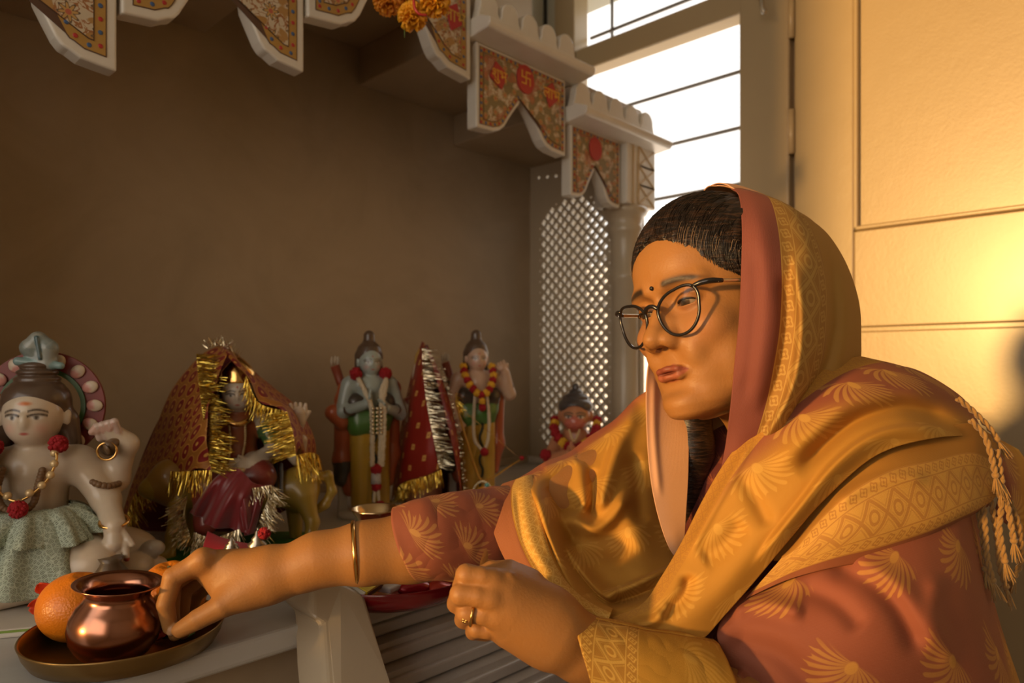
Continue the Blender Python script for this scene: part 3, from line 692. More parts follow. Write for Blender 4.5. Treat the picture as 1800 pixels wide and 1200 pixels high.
# -- glasses
M_rim = flat('black_acetate', (.012, .010, .010), .25, 0, 0, 5, 0, .3); M_gold = flat('gold', (.85, .50, .16), .22, 1.0)
M_gold.node_tree.nodes['Principled BSDF'].inputs['Roughness'].default_value = .2
M_tem = flat('pale_gold', (.95, .78, .45), .3, .85)
t = NT('lens_glass'); t.t.nodes.remove(t.b); tr = t.n('ShaderNodeBsdfTransparent'); gl = t.n('ShaderNodeBsdfGlossy'); gl.inputs['Roughness'].default_value = .0; fz = t.n('ShaderNodeFresnel'); fz.inputs[0].default_value = 1.45
mx = t.n('ShaderNodeMixShader'); lw = t.n('ShaderNodeLayerWeight'); ff = X(t, lw.outputs['Facing']); t.put(mx.inputs[0], ff*ff*ff*.5+.035); t.link(tr.outputs[0], mx.inputs[1]); t.link(gl.outputs[0], mx.inputs[2]); t.link(mx.outputs[0], t.o.inputs[0]); M_lens = t.m
def rimpts(s, n=64):
    out = []
    for i in range(n):
        a = 2*PI*i/n; ca, sa = math.cos(a), math.sin(a)
        w = 23.5*np.sign(ca)*abs(ca)**.95; h = (20.0 if sa > 0 else 26.0)*np.sign(sa)*abs(sa)**.92
        if ca > 0 and sa > 0: w += 3.6*sa*ca*2; h += 4.2*ca*sa*2
        if sa < 0: w *= 1-.10*abs(sa)
        if ca < 0 and sa > 0: h -= 1.5*abs(ca)*sa*2
        y = 32.0+w; out.append((108.0-.0030*(y)**2+.02*(h), s*y, -10+h))
    return out
gp = []
for s in (1, -1):
    rp = [mm(*q) for q in rimpts(s)]; v, f = tube(rp, .0017, 8, None, True); gp.append(mesh_obj('rim', hx(v), f, M_rim))
    vs = hx(rp); c = vs.mean(0); V2 = [tuple(c)]+[tuple(q) for q in vs]; gp.append(mesh_obj('lens', V2, [(0, 1+i, 1+(i+1) % len(vs)) for i in range(len(vs))], M_lens, None, False))
    k = [mm(*q) for q in ((100.6, s*52, 8.2), (96.5, s*60, 9.6), (90, s*68, 9.6), (78, s*72.3, 8.5))]; v, f = tube(k, [.0018, .0029, .0030, .0023], 8, 12); gp.append(mesh_obj('hinge_piece', hx(v), f, M_rim))
    k = [mm(*q) for q in ((84, s*71, 8.8), (40, s*74.5, 8), (0, s*76, 7), (-12, s*75, 0), (-22, s*73, -16))]; v, f = tube(k, [.0021, .0018, .0017, .0016, .0016], 8, 40); gp.append(mesh_obj('temple_arm', hx(v), f, M_tem))
    v, f = tube([mm(47, s*77.0, 8.2), mm(45, s*77.0, 8.2)], .0032, 14); gp.append(mesh_obj('emblem', hx(v), f, M_gold))
v, f = tube([mm(107.5, 9.5, -4), mm(109.5, 4, .5), mm(109.5, -4, .5), mm(107.5, -9.5, -4)], .0023, 8, 14); gp.append(mesh_obj('bridge', hx(v), f, M_rim))
glasses = empty('glasses', HO); adopt(glasses, *gp)
# -- hair
t = NT('hair'); c_, hx_, hy_, hz_ = t.coord()
wv = t.noise(t.vec(hx_*60., hy_*60., hz_*420.), 1.0, 3, .6, .3); t.col(t.mix(t.ss(wv, .45, .72), (.010, .006, .004), (.060, .030, .016))); t.b.inputs['Roughness'].default_value = .38; t.bump(wv, .8, .0015); M_hair = t.m
hr = [E_(mm(-6, 0, 42), mm(101, 82, 88), .01), E_(mm(-82, 0, 0), mm(40, 42, 40), .03), C_(mm(-40, 0, 0), mm(-50, -5, -80), .062, .05, .03)]
hr += [E_(mm(124, 0, -14), mm(92, 57, 93), .006, op='-'), E_(mm(74, 0, -12), mm(42, 90, 55), .010, op='-'), E_(mm(66, 0, -66), mm(52, 90, 60), .008, op='-'), C_(mm(60, -6, 140), mm(90, -3, 100), .0005, .001, .006, op='-')]
v, f, _ = sdf(hr, .0018)
x, y, z = v[:, 0]*1000, v[:, 1]*1000, v[:, 2]*1000; ang = np.arctan2(z-20, x+10)
amp = (np.sin(y*1.1+ang*6)*.5+np.sin(y*.45-ang*9)*.6+np.sin(y*2.3+ang*3)*.35)*.0007
nn = v-np.array(mm(-6, 0, 42)); nn /= np.linalg.norm(nn, axis=1)[:, None]; v = v+nn*amp[:, None]
hair = add(mesh_obj('hair', hx(v), f, M_hair))
# combed strands over the crown and temple, plus loose greying hairs
rs = random.Random(3); st_, lo_ = [], []
def onhair(a, yy, lift=1.0):   # a: angle from the front over the top (deg), yy lateral mm
    r = math.sqrt(max(0, 1-(yy/77)**2)); return (-6+101*r*math.cos(math.radians(a))*lift, yy*lift*1.05, 42+88*r*math.sin(math.radians(a))*lift)
for i in range(620):
    y0 = rs.uniform(-74, 74); zh = 79-(abs(y0)/50)**2*40; hl = math.degrees(math.asin(max(-.9, min(.9, (zh-42)/(86*math.sqrt(1-(y0/77)**2))))))
    a0 = max(-30, hl)+rs.uniform(-4, 2); k = []
    for q in range(7):
        u = q/6; k.append(mm(*onhair(a0+u*rs.uniform(50, 80), y0*(1+.10*u)-math.copysign(6, y0)*u*(1-u), 1.003+.016*math.sin(PI*u)*rs.uniform(.2, 1))))
    v, f = tube(k, [.00025]+[.0005]*5+[.0002], 4, 14, cap=False); st_.append((hx(v), f))
add(vf('hair_strands', join(*st_), M_hair))
M_grey = flat('greying_hair', (.30, .20, .13), .35)
for i in range(26):
    y0 = rs.choice((1, 1, -1))*rs.uniform(30, 68); a0 = 30-abs(y0)*.45
    k = [mm(*onhair(a0+u*rs.uniform(12, 26)-4, y0*(1+.06*u), 1.012+.012*math.sin(PI*u)+rs.uniform(0, .006))) for u in (0, .33, .66, 1)]
    v, f = tube(k, .00016, 4, 12, cap=False); lo_.append((hx(v), f))
add(tag(vf('grey_hair_strands', join(*lo_), M_grey), 'loose greying strands'))
v, f, _ = sdf([C_(P(1218, 680, .835), P(1216, 790, .828), .024, .022, .02), C_(P(1216, 790, .828), P(1200, 920, .835), .022, .018, .02), C_(P(1300, 640, .90), P(1250, 720, .90), .03, .03, .02)], .003)
add(mesh_obj('hair_length', v, f, M_hair))
# ================================================================ woven cloth
PINK = (.27, .080, .043); PINKD = (.21, .062, .045); GOLD = (.50, .25, .030); GOLDL = (.74, .44, .085); GOLDD = (.40, .185, .03)
def textile(name, ground, ground2, g0, g1, gu=0.0, motif=None, mcol=GOLDL, cell=(.075, .085), border=None, bcol=GOLDD, bground=GOLD, ms=1.0, rough=.75, mrot=0.0, flip=1, pinkcols=None):
    """UV in metres.  ground -> ground2 blend over v in [g0, g1] (plus gu*u); plume motifs on a grid; border between v0 and v1"""
    t = NT(name); uvn = t.n('ShaderNodeTexCoord').outputs['UV']; sp = t.n('ShaderNodeSeparateXYZ'); t.link(uvn, sp.inputs[0]); u, v = X(t, sp.outputs[0]), X(t, sp.outputs[1])
    wob = t.noise(uvn, 14, 2); w = v+u*gu+(wob-.5)*.02
    g = t.ss(w, g0, g1); twl = ((u+v)*5200.0).sin(); thr = (v*6800.0).sin(); c = t.mix(g, ground, ground2)
    if motif:
        row = (v/cell[1]).floor(); fu = ((u/cell[0])+(row*.5)).fract()-.5; fv = (v/cell[1]).fract()-.5
        px = fu*cell[0]; py = fv*cell[1]*flip; ca, sa = math.cos(mrot), math.sin(mrot)
        x = px*ca-py*sa; y = px*sa+py*ca+.012
        r = (x*x+y*y).sqrt(); th = x.atan2(y); sw = th+r*11.0
        fr_ = (sw*26.0).sin(); R = .043*ms-(th*th*.0050)+(sw*21.0).sin()*.004+t.noise(uvn, 60, 2)*.012-.006
        fan = t.ss(r, R, R-.002)*t.ss(fr_+(R-r)*26.0, -.5, .6)*.75*t.ss(th.abs(), 1.75, 1.35)
        body_ = t.ss(((x*x)*1.0+(y-.006)*(y-.006)*.5).sqrt(), .006*ms, .004*ms); fan = (fan*.85).max(body_)
        c = t.mix(fan*.66, c, mcol)
    if border:
        b0, b1 = border; W = b1-b0; q = (v-b0)/W; inb = q.gt(0.)*q.lt(1.)
        c = t.mix(inb, c, bground)
        # big diamonds with rings in the middle, small florets along both sides
        pu = (u/(W*.52)).fract()-.5; pv = (q-.5)/.52; dia = pu.abs()+pv.abs(); rr = (pu*pu+pv*pv).sqrt()
        m1 = t.ss((dia-.5).abs(), .09, .06)+t.ss((dia-.36).abs(), .03, .015)*.5+t.ss((rr-.17).abs(), .055, .035)+t.ss((dia-.66).abs(), .04, .02)*.6
        m1 = m1*(pv.abs()).lt(.5)
        for q0 in (.115, .885):
            ou = (u/(W*.21)).fract()-.5; ov = (q-q0)/.21; ro = (ou*ou+ov*ov).sqrt(); m2 = t.ss((ro-.30-(ou.atan2(ov)*4.0).sin()*.06).abs(), .09, .05)+t.ss(ro, .13, .09); m1 = m1+m2*ov.abs().lt(.46)
        for q0 in (.012, .225, .775, .988): m1 = m1+t.ss((q-q0).abs(), .014, .007)
        c = t.mix(m1.min(1.0)*inb*.85, c, bcol)
    if pinkcols:
        a, b = pinkcols; c = t.mix(v.gt(a)*v.lt(b), c, PINK)
    c = t.mix((thr*.5+.5)*.22, c, tuple(x*.55 for x in ground)); c = t.mix((twl*.5+.5)*.10, c, tuple(min(1, x*1.9+.02) for x in ground)); t.col(c)
    t.b.inputs['Roughness'].default_value = rough; t.b.inputs['Sheen Weight'].default_value = .05; t.b.inputs['Sheen Roughness'].default_value = .4; t.b.inputs['Sheen Tint'].default_value = (1, .6, .35, 1)
    t.b.inputs['Specular IOR Level'].default_value = .3; t.bump(twl*.5+thr*.6+t.noise(uvn, 500, 2)*2.0, .22, .0006); return t.m
def cloth(name, rows, mat, n=120, m=100, ridges=(), th=.0012, uv0=(0, 0), swap=False, lab=None, wr=.0010, seed=0):
    """rows: curves of (px, py, distance); a smooth sheet is drawn through them.  ridges: (curve, width px, height m) raises (or sinks) folds towards the eye"""
    R = [spline([(r[0], r[1], r[2]*800) for r in row], n) for row in rows]; G = np.stack(R, 0)
    m2 = []; 
    for j in range(n): m2.append(spline(G[:, j, :], m))
    G = np.stack(m2, 1); px, py, d = G[..., 0].copy(), G[..., 1].copy(), G[..., 2]/800
    for rd in ridges:
        pts, w, h = rd[:3]; q = spline([(a, b, 0) for a, b in pts], 40)[:, :2]; D = np.full(px.shape, 1e9); S = np.zeros(px.shape); T = np.zeros(px.shape)
        for i in range(len(q)-1):
            a, b = q[i], q[i+1]; ab = b-a; L = ab @ ab+1e-9; t_ = np.clip(((px-a[0])*ab[0]+(py-a[1])*ab[1])/L, 0, 1); ex, ey = px-a[0]-t_*ab[0], py-a[1]-t_*ab[1]; dd = np.hypot(ex, ey); k = dd < D
            D[k] = dd[k]; S[k] = np.sign(ab[0]*ey-ab[1]*ex)[k]; T[k] = ((i+t_)/(len(q)-1))[k]
        fade = np.clip(np.minimum(T, 1-T)/.18, 0, 1); fade = fade*fade*(3-2*fade)
        if len(rd) > 3:     # asymmetric: steep on one side (sign), gentle on the other
            w_ = np.where(S*rd[3] > 0, w*.32, w); d = d-h*np.exp(-(D/w_)**2)*fade
        else: d = d-h*np.exp(-(D/w)**2)*fade
    rng = np.random.RandomState(seed+5); 
    for _ in range(5):
        a = rng.uniform(-.02, .02, 2); d = d+wr*np.sin(px*a[0]*1.3+py*a[1]*1.3+rng.uniform(0, 6))
    K = np.array(CAMP); f_, r_, u_ = np.array(FW), np.array(RT), np.array(UP)
    Wp = K+d[..., None]*f_+((px-900)/F*d)[..., None]*r_+((640-py)/F*d)[..., None]*u_
    su = np.zeros((m, n)); su[:, 1:] = np.cumsum(np.linalg.norm(np.diff(Wp, axis=1), axis=2), 1); sv = np.zeros((m, n)); sv[1:] = np.cumsum(np.linalg.norm(np.diff(Wp, axis=0), axis=2), 0)
    su[:] = su.mean(0) if not swap else su; sv[:] = sv.mean(1)[:, None]*1.0
    uv = np.stack([su+uv0[0], sv+uv0[1]], -1)
    if swap: uv = uv[..., ::-1]
    I = (np.arange(m-1)[:, None]*n+np.arange(n-1)).ravel(); fs = np.stack([I, I+1, I+n+1, I+n], 1)
    o = mesh_obj(name, Wp.reshape(-1, 3), fs, mat, None, True, uv.reshape(-1, 2))
    s = o.modifiers.new('thick', 'SOLIDIFY'); s.thickness = th; s.offset = 0
    if lab: o['label'] = lab
    return add(o)
def ringtube(name, rings, mat, n=64, seg=80, depth=1.0, ridges=(), uv0=(0, 0), swap=0):
    """sleeve: rings of (top px, top py, bottom px, bottom py, distance)"""
    q = spline([(a, b, c, d_, e*800) for a, b, c, d_, e in rings], seg); vs = []; L = 0; uv = []; pc = None
    for r in q:
        d_ = r[4]/800; a, b = P(r[0], r[1], d_), P(r[2], r[3], d_); c = (a+b)/2; h = (a-b)/2; R = h.length
        if pc is not None: L += (c-pc).length
        pc = c
        for k in range(n+1):
            t_ = 2*PI*k/n; vs.append(c+h*math.cos(t_)+FW*R*depth*math.sin(t_)); uv.append((R*t_, L+R*t_*swap) if swap else (L+uv0[0], R*t_+uv0[1]))
    fs = [(i*(n+1)+k, i*(n+1)+k+1, (i+1)*(n+1)+k+1, (i+1)*(n+1)+k) for i in range(seg-1) for k in range(n)]
    vs = np.array(vs)
    o = mesh_obj(name, vs, fs, mat, None, True, uv); s = o.modifiers.new('thick', 'SOLIDIFY'); s.thickness = .0014; s.offset = 0
    nz = bpy.data.textures.new(name, 'CLOUDS'); nz.noise_scale = .05; dm = o.modifiers.new('wrinkle', 'DISPLACE'); dm.texture = nz; dm.strength = .007; dm.texture_coords = 'LOCAL'
    return add(o)
T_hood = textile('hood_weave', PINKD, (.40, .22, .04), .105, .125, border=(.038, .120), bcol=(.52, .33, .08), bground=(.36, .19, .035))
T_strip = textile('scarf_edge_weave', (.62, .34, .20), (.60, .30, .13), .0, .04)
T_chest = textile('chest_drape_weave', PINK, GOLD, .055, .10, gu=.25, motif=True)
T_drape = textile('shoulder_drape_weave', PINK, GOLD, .090, .135, gu=.26, motif=True, mrot=.5, border=(-.004, .020))
T_bord = textile('border_band_weave', GOLDD, GOLDD, 0, 1, border=(.038, .102), bcol=(.42, .19, .045), bground=(.60, .33, .07), pinkcols=(.1025, .4))
T_low = textile('lower_shawl_weave', PINK, GOLDD, .33, .37, gu=.45, motif=True, mcol=(.66, .36, .06), cell=(.115, .105), ms=1.12, mrot=-.8)
T_sleeve = textile('sleeve_weave', PINK, PINK, 0, 1, motif=True, mcol=(.62, .36, .10), cell=(.055, .052), ms=.78, mrot=1.3)
T_cuff = textile('cuff_weave', GOLD, GOLD, 0, 1, border=(-.058, -.012), bcol=(.70, .42, .09), bground=(.42, .20, .03), motif=True)
T_arm = textile('arm_band_weave', GOLD, GOLD, 0, 1, border=(.020, .048), bcol=(.78, .50, .14), bground=(.60, .32, .06), pinkcols=(-.01, .019))
T_kurta = textile('dark_print_weave', (.10, .02, .015), (.10, .02, .015), 0, 1, motif=True, mcol=(.35, .10, .03), cell=(.022, .024), ms=.25)
# kurta body underneath
vk, fk, _ = sdf([E_(P(1385, 1020, .93), (.215, .165, .27), .04), C_(P(1560, 810, .86), P(1340, 800, .93), .055, .05, .04), C_(P(1105, 850, .985), P(1320, 800, .93), .05, .05, .04), E_(P(1400, 1320, .93), (.24, .22, .26), .04), C_(P(1570, 830, .85), P(1520, 1190, .75), .06, .055, .03), C_(P(1100, 850, .985), P(940, 930, .90), .052, .05, .03)], .006)
fk_uv = np.stack([vk @ np.array(RT), vk[:, 2]], 1); add(mesh_obj('kurta', vk, fk, T_kurta, None, True, fk_uv))
cloth('kurta_neckline', [[(1160, 740, .895), (1162, 800, .885), (1168, 880, .865), (1176, 960, .835), (1180, 1010, .82)], [(1215, 745, .875), (1218, 800, .865), (1220, 860, .845), (1215, 940, .80), (1205, 1010, .77)], [(1262, 800, .86), (1258, 830, .85), (1250, 870, .83), (1235, 950, .79), (1215, 1010, .765)]], T_kurta, 50, 40, lab='dark printed kurta neckline')
# hood: near side
cloth('head_scarf', [
 [(1284, 331, .790), (1299, 345, .766), (1304, 400, .730), (1303, 470, .716), (1299, 560, .710), (1291, 640, .713), (1283, 720, .724), (1274, 790, .742), (1262, 850, .752)],
 [(1305, 332, .786), (1325, 345, .765), (1338, 400, .720), (1342, 470, .702), (1340, 560, .696), (1330, 640, .700), (1314, 720, .720), (1296, 795, .736), (1275, 855, .750)],
 [(1335, 340, .790), (1360, 355, .765), (1376, 410, .730), (1386, 480, .712), (1385, 560, .704), (1372, 640, .708), (1348, 720, .720), (1318, 800, .738), (1290, 860, .752)],
 [(1368, 352, .800), (1395, 370, .775), (1418, 425, .742), (1432, 495, .722), (1430, 570, .716), (1418, 650, .720), (1390, 730, .730), (1345, 805, .745), (1305, 865, .757)],
 [(1400, 370, .820), (1432, 396, .802), (1458, 450, .782), (1474, 515, .768), (1475, 585, .762), (1468, 655, .765), (1438, 735, .770), (1385, 805, .775), (1330, 865, .78)],
 [(1425, 386, .85), (1458, 416, .845), (1488, 466, .835), (1508, 528, .825), (1512, 590, .82), (1508, 655, .82), (1480, 735, .82), (1420, 805, .82), (1350, 870, .82)],
 [(1420, 390, .90), (1452, 422, .905), (1480, 475, .905), (1498, 535, .90), (1502, 595, .895), (1498, 655, .89), (1470, 735, .88), (1410, 810, .87), (1340, 875, .86)]],
 T_hood, 160, 130, ridges=[([(1395, 440), (1402, 500), (1408, 560), (1402, 640), (1378, 715), (1330, 790)], 20, .020, 1), ([(1450, 430), (1462, 520), (1458, 600), (1430, 680), (1380, 760)], 16, -.020), ([(1475, 470), (1490, 560), (1480, 640), (1440, 710)], 14, .006), ([(1375, 470), (1380, 560), (1365, 660), (1335, 740)], 12, -.008), ([(1325, 420), (1330, 520), (1322, 620), (1305, 720)], 14, -.004)], lab='pink-edged gold shawl drawn over the head')
# hood: far side and the loose inner edge hanging below the face
cloth('head_scarf_far_side', [
 [(1262, 326, .800), (1238, 334, .850), (1215, 400, .885), (1185, 500, .905), (1150, 600, .86), (1137, 660, .825), (1136, 740, .80), (1142, 830, .79), (1155, 900, .78), (1175, 960, .770), (1197, 990, .762)],
 [(1275, 327, .798), (1262, 340, .870), (1240, 400, .905), (1215, 500, .920), (1185, 600, .88), (1170, 660, .84), (1170, 740, .81), (1172, 830, .795), (1180, 900, .783), (1190, 960, .772), (1200, 992, .764)],
 [(1290, 331, .796), (1300, 350, .89), (1290, 400, .925), (1262, 500, .935), (1230, 600, .90), (1209, 660, .85), (1211, 740, .815), (1210, 830, .80), (1206, 900, .786), (1202, 960, .776), (1202, 993, .766)]], T_strip, 140, 50, ridges=[([(1150, 650), (1150, 760), (1160, 880)], 6, .003)], lab='paler inner edge of the shawl hanging below the face')
# top of the hood between both sides
cloth('head_scarf_crown', [
 [(1240, 333, .850), (1252, 325, .835), (1264, 322, .815), (1278, 325, .795), (1290, 332, .786), (1310, 334, .786)],
 [(1262, 335, .90), (1275, 328, .87), (1288, 325, .85), (1305, 328, .83), (1325, 335, .815), (1345, 343, .80)],
 [(1300, 345, .95), (1320, 340, .92), (1340, 342, .90), (1365, 352, .88), (1395, 367, .86), (1420, 385, .85)]], T_strip, 60, 30)
# far shoulder and chest
cloth('chest_drape', [
 [(872, 862, .90), (925, 833, .93), (958, 812, .95), (1000, 795, .97), (1035, 768, .98), (1080, 738, .985), (1118, 700, .98), (1150, 680, .97)],
 [(866, 880, .85), (930, 850, .87), (970, 832, .89), (1010, 818, .91), (1050, 800, .915), (1095, 780, .91), (1135, 765, .915), (1185, 755, .93)],
 [(866, 930, .80), (935, 900, .815), (978, 890, .83), (1020, 885, .845), (1060, 870, .85), (1105, 860, .85), (1150, 850, .885), (1200, 850, .905)],
 [(890, 985, .772), (948, 960, .785), (990, 950, .80), (1035, 950, .81), (1080, 950, .815), (1120, 950, .81), (1160, 945, .835), (1210, 945, .86)],
 [(930, 1042, .745), (975, 1020, .755), (1015, 1015, .765), (1060, 1015, .765), (1100, 1010, .765), (1135, 1010, .755), (1170, 1005, .765), (1215, 1000, .775)],
 [(1000, 1092, .695), (1025, 1082, .705), (1055, 1080, .71), (1090, 1080, .71), (1120, 1080, .705), (1150, 1080, .70), (1180, 1078, .695), (1225, 1065, .69)],
 [(1060, 1125, .685), (1080, 1125, .685), (1100, 1125, .685), (1120, 1125, .685), (1145, 1125, .683), (1165, 1125, .68), (1190, 1125, .68), (1225, 1120, .68)]],
 T_chest, 200, 180, ridges=[
  ([(920, 835), (945, 880), (968, 950), (1005, 1030), (1060, 1095)], 22, .030, 1), ([(965, 830), (985, 890), (1000, 950), (1020, 1000)], 16, -.018),
  ([(948, 820), (985, 812), (1020, 800)], 10, .012), ([(975, 850), (985, 880), (1020, 900)], 16, -.016), ([(1015, 800), (1022, 850), (1030, 900)], 14, .016),
  ([(1120, 705), (1085, 775), (1062, 850), (1050, 915)], 20, .028, 1), ([(1042, 820), (1042, 870), (1040, 915)], 9, -.014),
  ([(975, 905), (1010, 915), (1045, 928), (1078, 905), (1105, 860)], 13, .018), ([(990, 935), (1030, 960), (1080, 968), (1120, 950)], 18, -.012),
  ([(990, 950), (1020, 1000), (1055, 1040), (1090, 1060)], 14, .014, 1), ([(1055, 1048), (1105, 1030), (1165, 1003), (1205, 985)], 10, .020, -1), ([(1065, 1066), (1110, 1052), (1165, 1030)], 9, -.014),
  ([(1020, 1085), (1060, 1072), (1110, 1068), (1160, 1055)], 10, .014), ([(1110, 790), (1120, 860), (1125, 930)], 14, -.010), ([(1040, 1100), (1080, 1085), (1130, 1090), (1180, 1105)], 10, .012)], lab='gold and pink shawl folded across the chest')
# wrapped band over the upper arm
cloth('arm_drape', [
 [(884, 850, .885), (868, 870, .845), (863, 895, .815), (868, 935, .785), (888, 983, .760), (920, 1030, .730), (958, 1066, .702), (1010, 1090, .682), (1060, 1108, .672)],
 [(905, 843, .885), (893, 862, .845), (890, 895, .805), (896, 935, .775), (915, 983, .748), (943, 1026, .722), (978, 1058, .698), (1022, 1082, .680), (1065, 1098, .670)],
 [(925, 836, .885), (920, 858, .84), (920, 895, .795), (926, 935, .765), (943, 983, .738), (968, 1022, .715), (998, 1052, .695), (1036, 1074, .678), (1070, 1088, .670)],
 [(938, 835, .90), (944, 858, .85), (950, 900, .805), (956, 940, .775), (970, 985, .748), (992, 1022, .722), (1018, 1048, .702), (1046, 1066, .686), (1074, 1078, .675)],
 [(945, 840, .92), (962, 870, .88), (974, 915, .84), (980, 950, .81), (992, 990, .78), (1012, 1025, .75), (1034, 1046, .725), (1056, 1060, .705), (1078, 1070, .69)]],
 T_arm, 150, 80, ridges=[([(908, 850), (912, 900), (925, 960), (960, 1020)], 7, -.006), ([(940, 850), (950, 900), (965, 960), (1000, 1020)], 9, .006)], lab='bordered edge of the shawl wrapped over the upper arm')
# the broad drape from the near shoulder down to the lap
cloth('shoulder_drape', [
 [(1545, 640, .84), (1510, 627, .80), (1450, 645, .765), (1385, 692, .745), (1325, 748, .738), (1275, 812, .738), (1235, 880, .734), (1200, 950, .722), (1165, 1010, .705), (1130, 1060, .692), (1075, 1085, .682)],
 [(1610, 650, .84), (1565, 645, .79), (1490, 668, .75), (1415, 722, .725), (1350, 785, .714), (1295, 855, .708), (1250, 925, .704), (1210, 990, .698), (1170, 1040, .69), (1135, 1075, .684), (1085, 1098, .678)],
 [(1680, 690, .85), (1630, 680, .79), (1540, 705, .735), (1450, 765, .710), (1385, 830, .700), (1330, 900, .694), (1280, 965, .690), (1235, 1022, .686), (1190, 1065, .681), (1150, 1090, .677), (1100, 1108, .674)],
 [(1710, 725, .86), (1665, 715, .80), (1585, 735, .735), (1490, 785, .705), (1415, 855, .692), (1355, 930, .686), (1300, 998, .682), (1252, 1052, .680), (1205, 1092, .676), (1165, 1108, .674), (1115, 1115, .671)],
 [(1745, 800, .86), (1720, 770, .82), (1640, 770, .745), (1540, 800, .712), (1448, 878, .700), (1385, 950, .695), (1327, 1020, .692), (1274, 1080, .688), (1232, 1124, .682), (1190, 1130, .678), (1140, 1124, .673)]],
 T_drape, 220, 120, ridges=[([(1690, 745), (1620, 722), (1570, 718), (1500, 742), (1440, 790), (1400, 840)], 15, -.020), ([(1700, 765), (1620, 752), (1540, 765), (1470, 815), (1400, 900), (1320, 1000)], 22, .016, 1),
  ([(1660, 700), (1580, 680), (1500, 700), (1420, 765), (1350, 840)], 20, .009), ([(1300, 830), (1330, 880), (1355, 930)], 14, -.006), ([(1230, 985), (1270, 960), (1310, 915)], 18, -.007), ([(1215, 1005), (1200, 1050), (1160, 1085)], 12, -.010), ([(1330, 760), (1290, 830), (1245, 910), (1205, 985)], 9, .006), ([(1180, 1060), (1150, 1090), (1110, 1098)], 9, .008)], lab='gold plume-patterned shawl crossing from shoulder to lap')
cloth('border_band', [
 [(1360, 985, .72), (1405, 895, .72), (1475, 815, .725), (1550, 770, .745), (1635, 755, .770), (1712, 745, .81), (1758, 785, .845)],
 [(1375, 985, .712), (1420, 915, .708), (1480, 850, .712), (1550, 805, .722), (1630, 805, .740), (1705, 825, .775), (1752, 845, .82)],
 [(1372, 980, .702), (1432, 925, .694), (1495, 880, .692), (1570, 858, .700), (1640, 856, .718), (1706, 860, .755), (1755, 862, .81)],
 [(1370, 985, .696), (1440, 952, .686), (1510, 930, .684), (1580, 922, .692), (1650, 912, .710), (1706, 895, .750), (1745, 878, .81)],
 [(1310, 1052, .702), (1380, 1020, .694), (1450, 1000, .690), (1530, 984, .698), (1600, 960, .714), (1660, 930, .742), (1735, 890, .82)]], T_bord, 160, 80, ridges=[([(1460, 890), (1540, 845), (1640, 840)], 12, .006)], lab='geometric border of the shawl lying over the near shoulder')
cloth('lower_shawl', [
 [(1330, 1030, .735), (1400, 960, .735), (1480, 925, .725), (1560, 905, .725), (1640, 890, .745), (1695, 870, .79), (1705, 870, .87)],
 [(1290, 1062, .712), (1390, 1030, .695), (1480, 1010, .686), (1560, 995, .686), (1640, 980, .705), (1705, 965, .755), (1728, 960, .86)],
 [(1262, 1105, .695), (1370, 1100, .668), (1480, 1090, .656), (1570, 1080, .662), (1660, 1065, .69), (1725, 1055, .75), (1745, 1050, .86)],
 [(1268, 1150, .69), (1380, 1160, .660), (1490, 1160, .648), (1590, 1155, .655), (1680, 1145, .688), (1745, 1135, .75), (1768, 1130, .86)],
 [(1300, 1260, .70), (1400, 1270, .665), (1500, 1275, .65), (1610, 1275, .658), (1710, 1270, .69), (1780, 1260, .75), (1810, 1250, .86)]],
 T_low, 190, 150, ridges=[([(1440, 985), (1520, 1015), (1580, 1070), (1620, 1160)], 20, -.009), ([(1480, 985), (1570, 1025), (1620, 1090), (1650, 1160)], 22, .008), ([(1275, 1075), (1340, 1060), (1420, 1080)], 16, .010), ([(1270, 1120), (1370, 1150), (1450, 1230)], 24, -.009), ([(1650, 1000), (1640, 1080), (1680, 1180)], 18, .007), ([(1290, 1180), (1330, 1230)], 12, .014), ([(1400, 1030), (1470, 1060), (1520, 1110)], 18, -.006)], lab='pink shawl with gold feather motifs over the near arm')
# sleeves
ringtube('sleeve', [(690, 893, 738, 1018, .780), (745, 875, 792, 1016, .79), (800, 866, 842, 1012, .81), (860, 858, 900, 1008, .84), (930, 850, 960, 1010, .88), (1010, 820, 1030, 1000, .93)], T_sleeve)['label'] = 'pink sleeve with gold plume motifs on the reaching arm'
#v, f = tube([P(690+48*u, 893+125*u, .780-.0440*math.sin(PI*u)*1.0) for u in np.linspace(0.02, 1, 16)], .0011, 6); add(mesh_obj('sleeve_piping', v, f, flat('rose_piping', (.55, .16, .12), .7)))
ringtube('cuff', [(1006, 1082, 1046, 1225, .645), (1060, 1092, 1095, 1250, .65), (1130, 1106, 1170, 1275, .655), (1200, 1118, 1240, 1290, .665), (1262, 1130, 1300, 1320, .68)], T_cuff, swap=-.28)['label'] = 'gold bordered cuff on the near wrist'
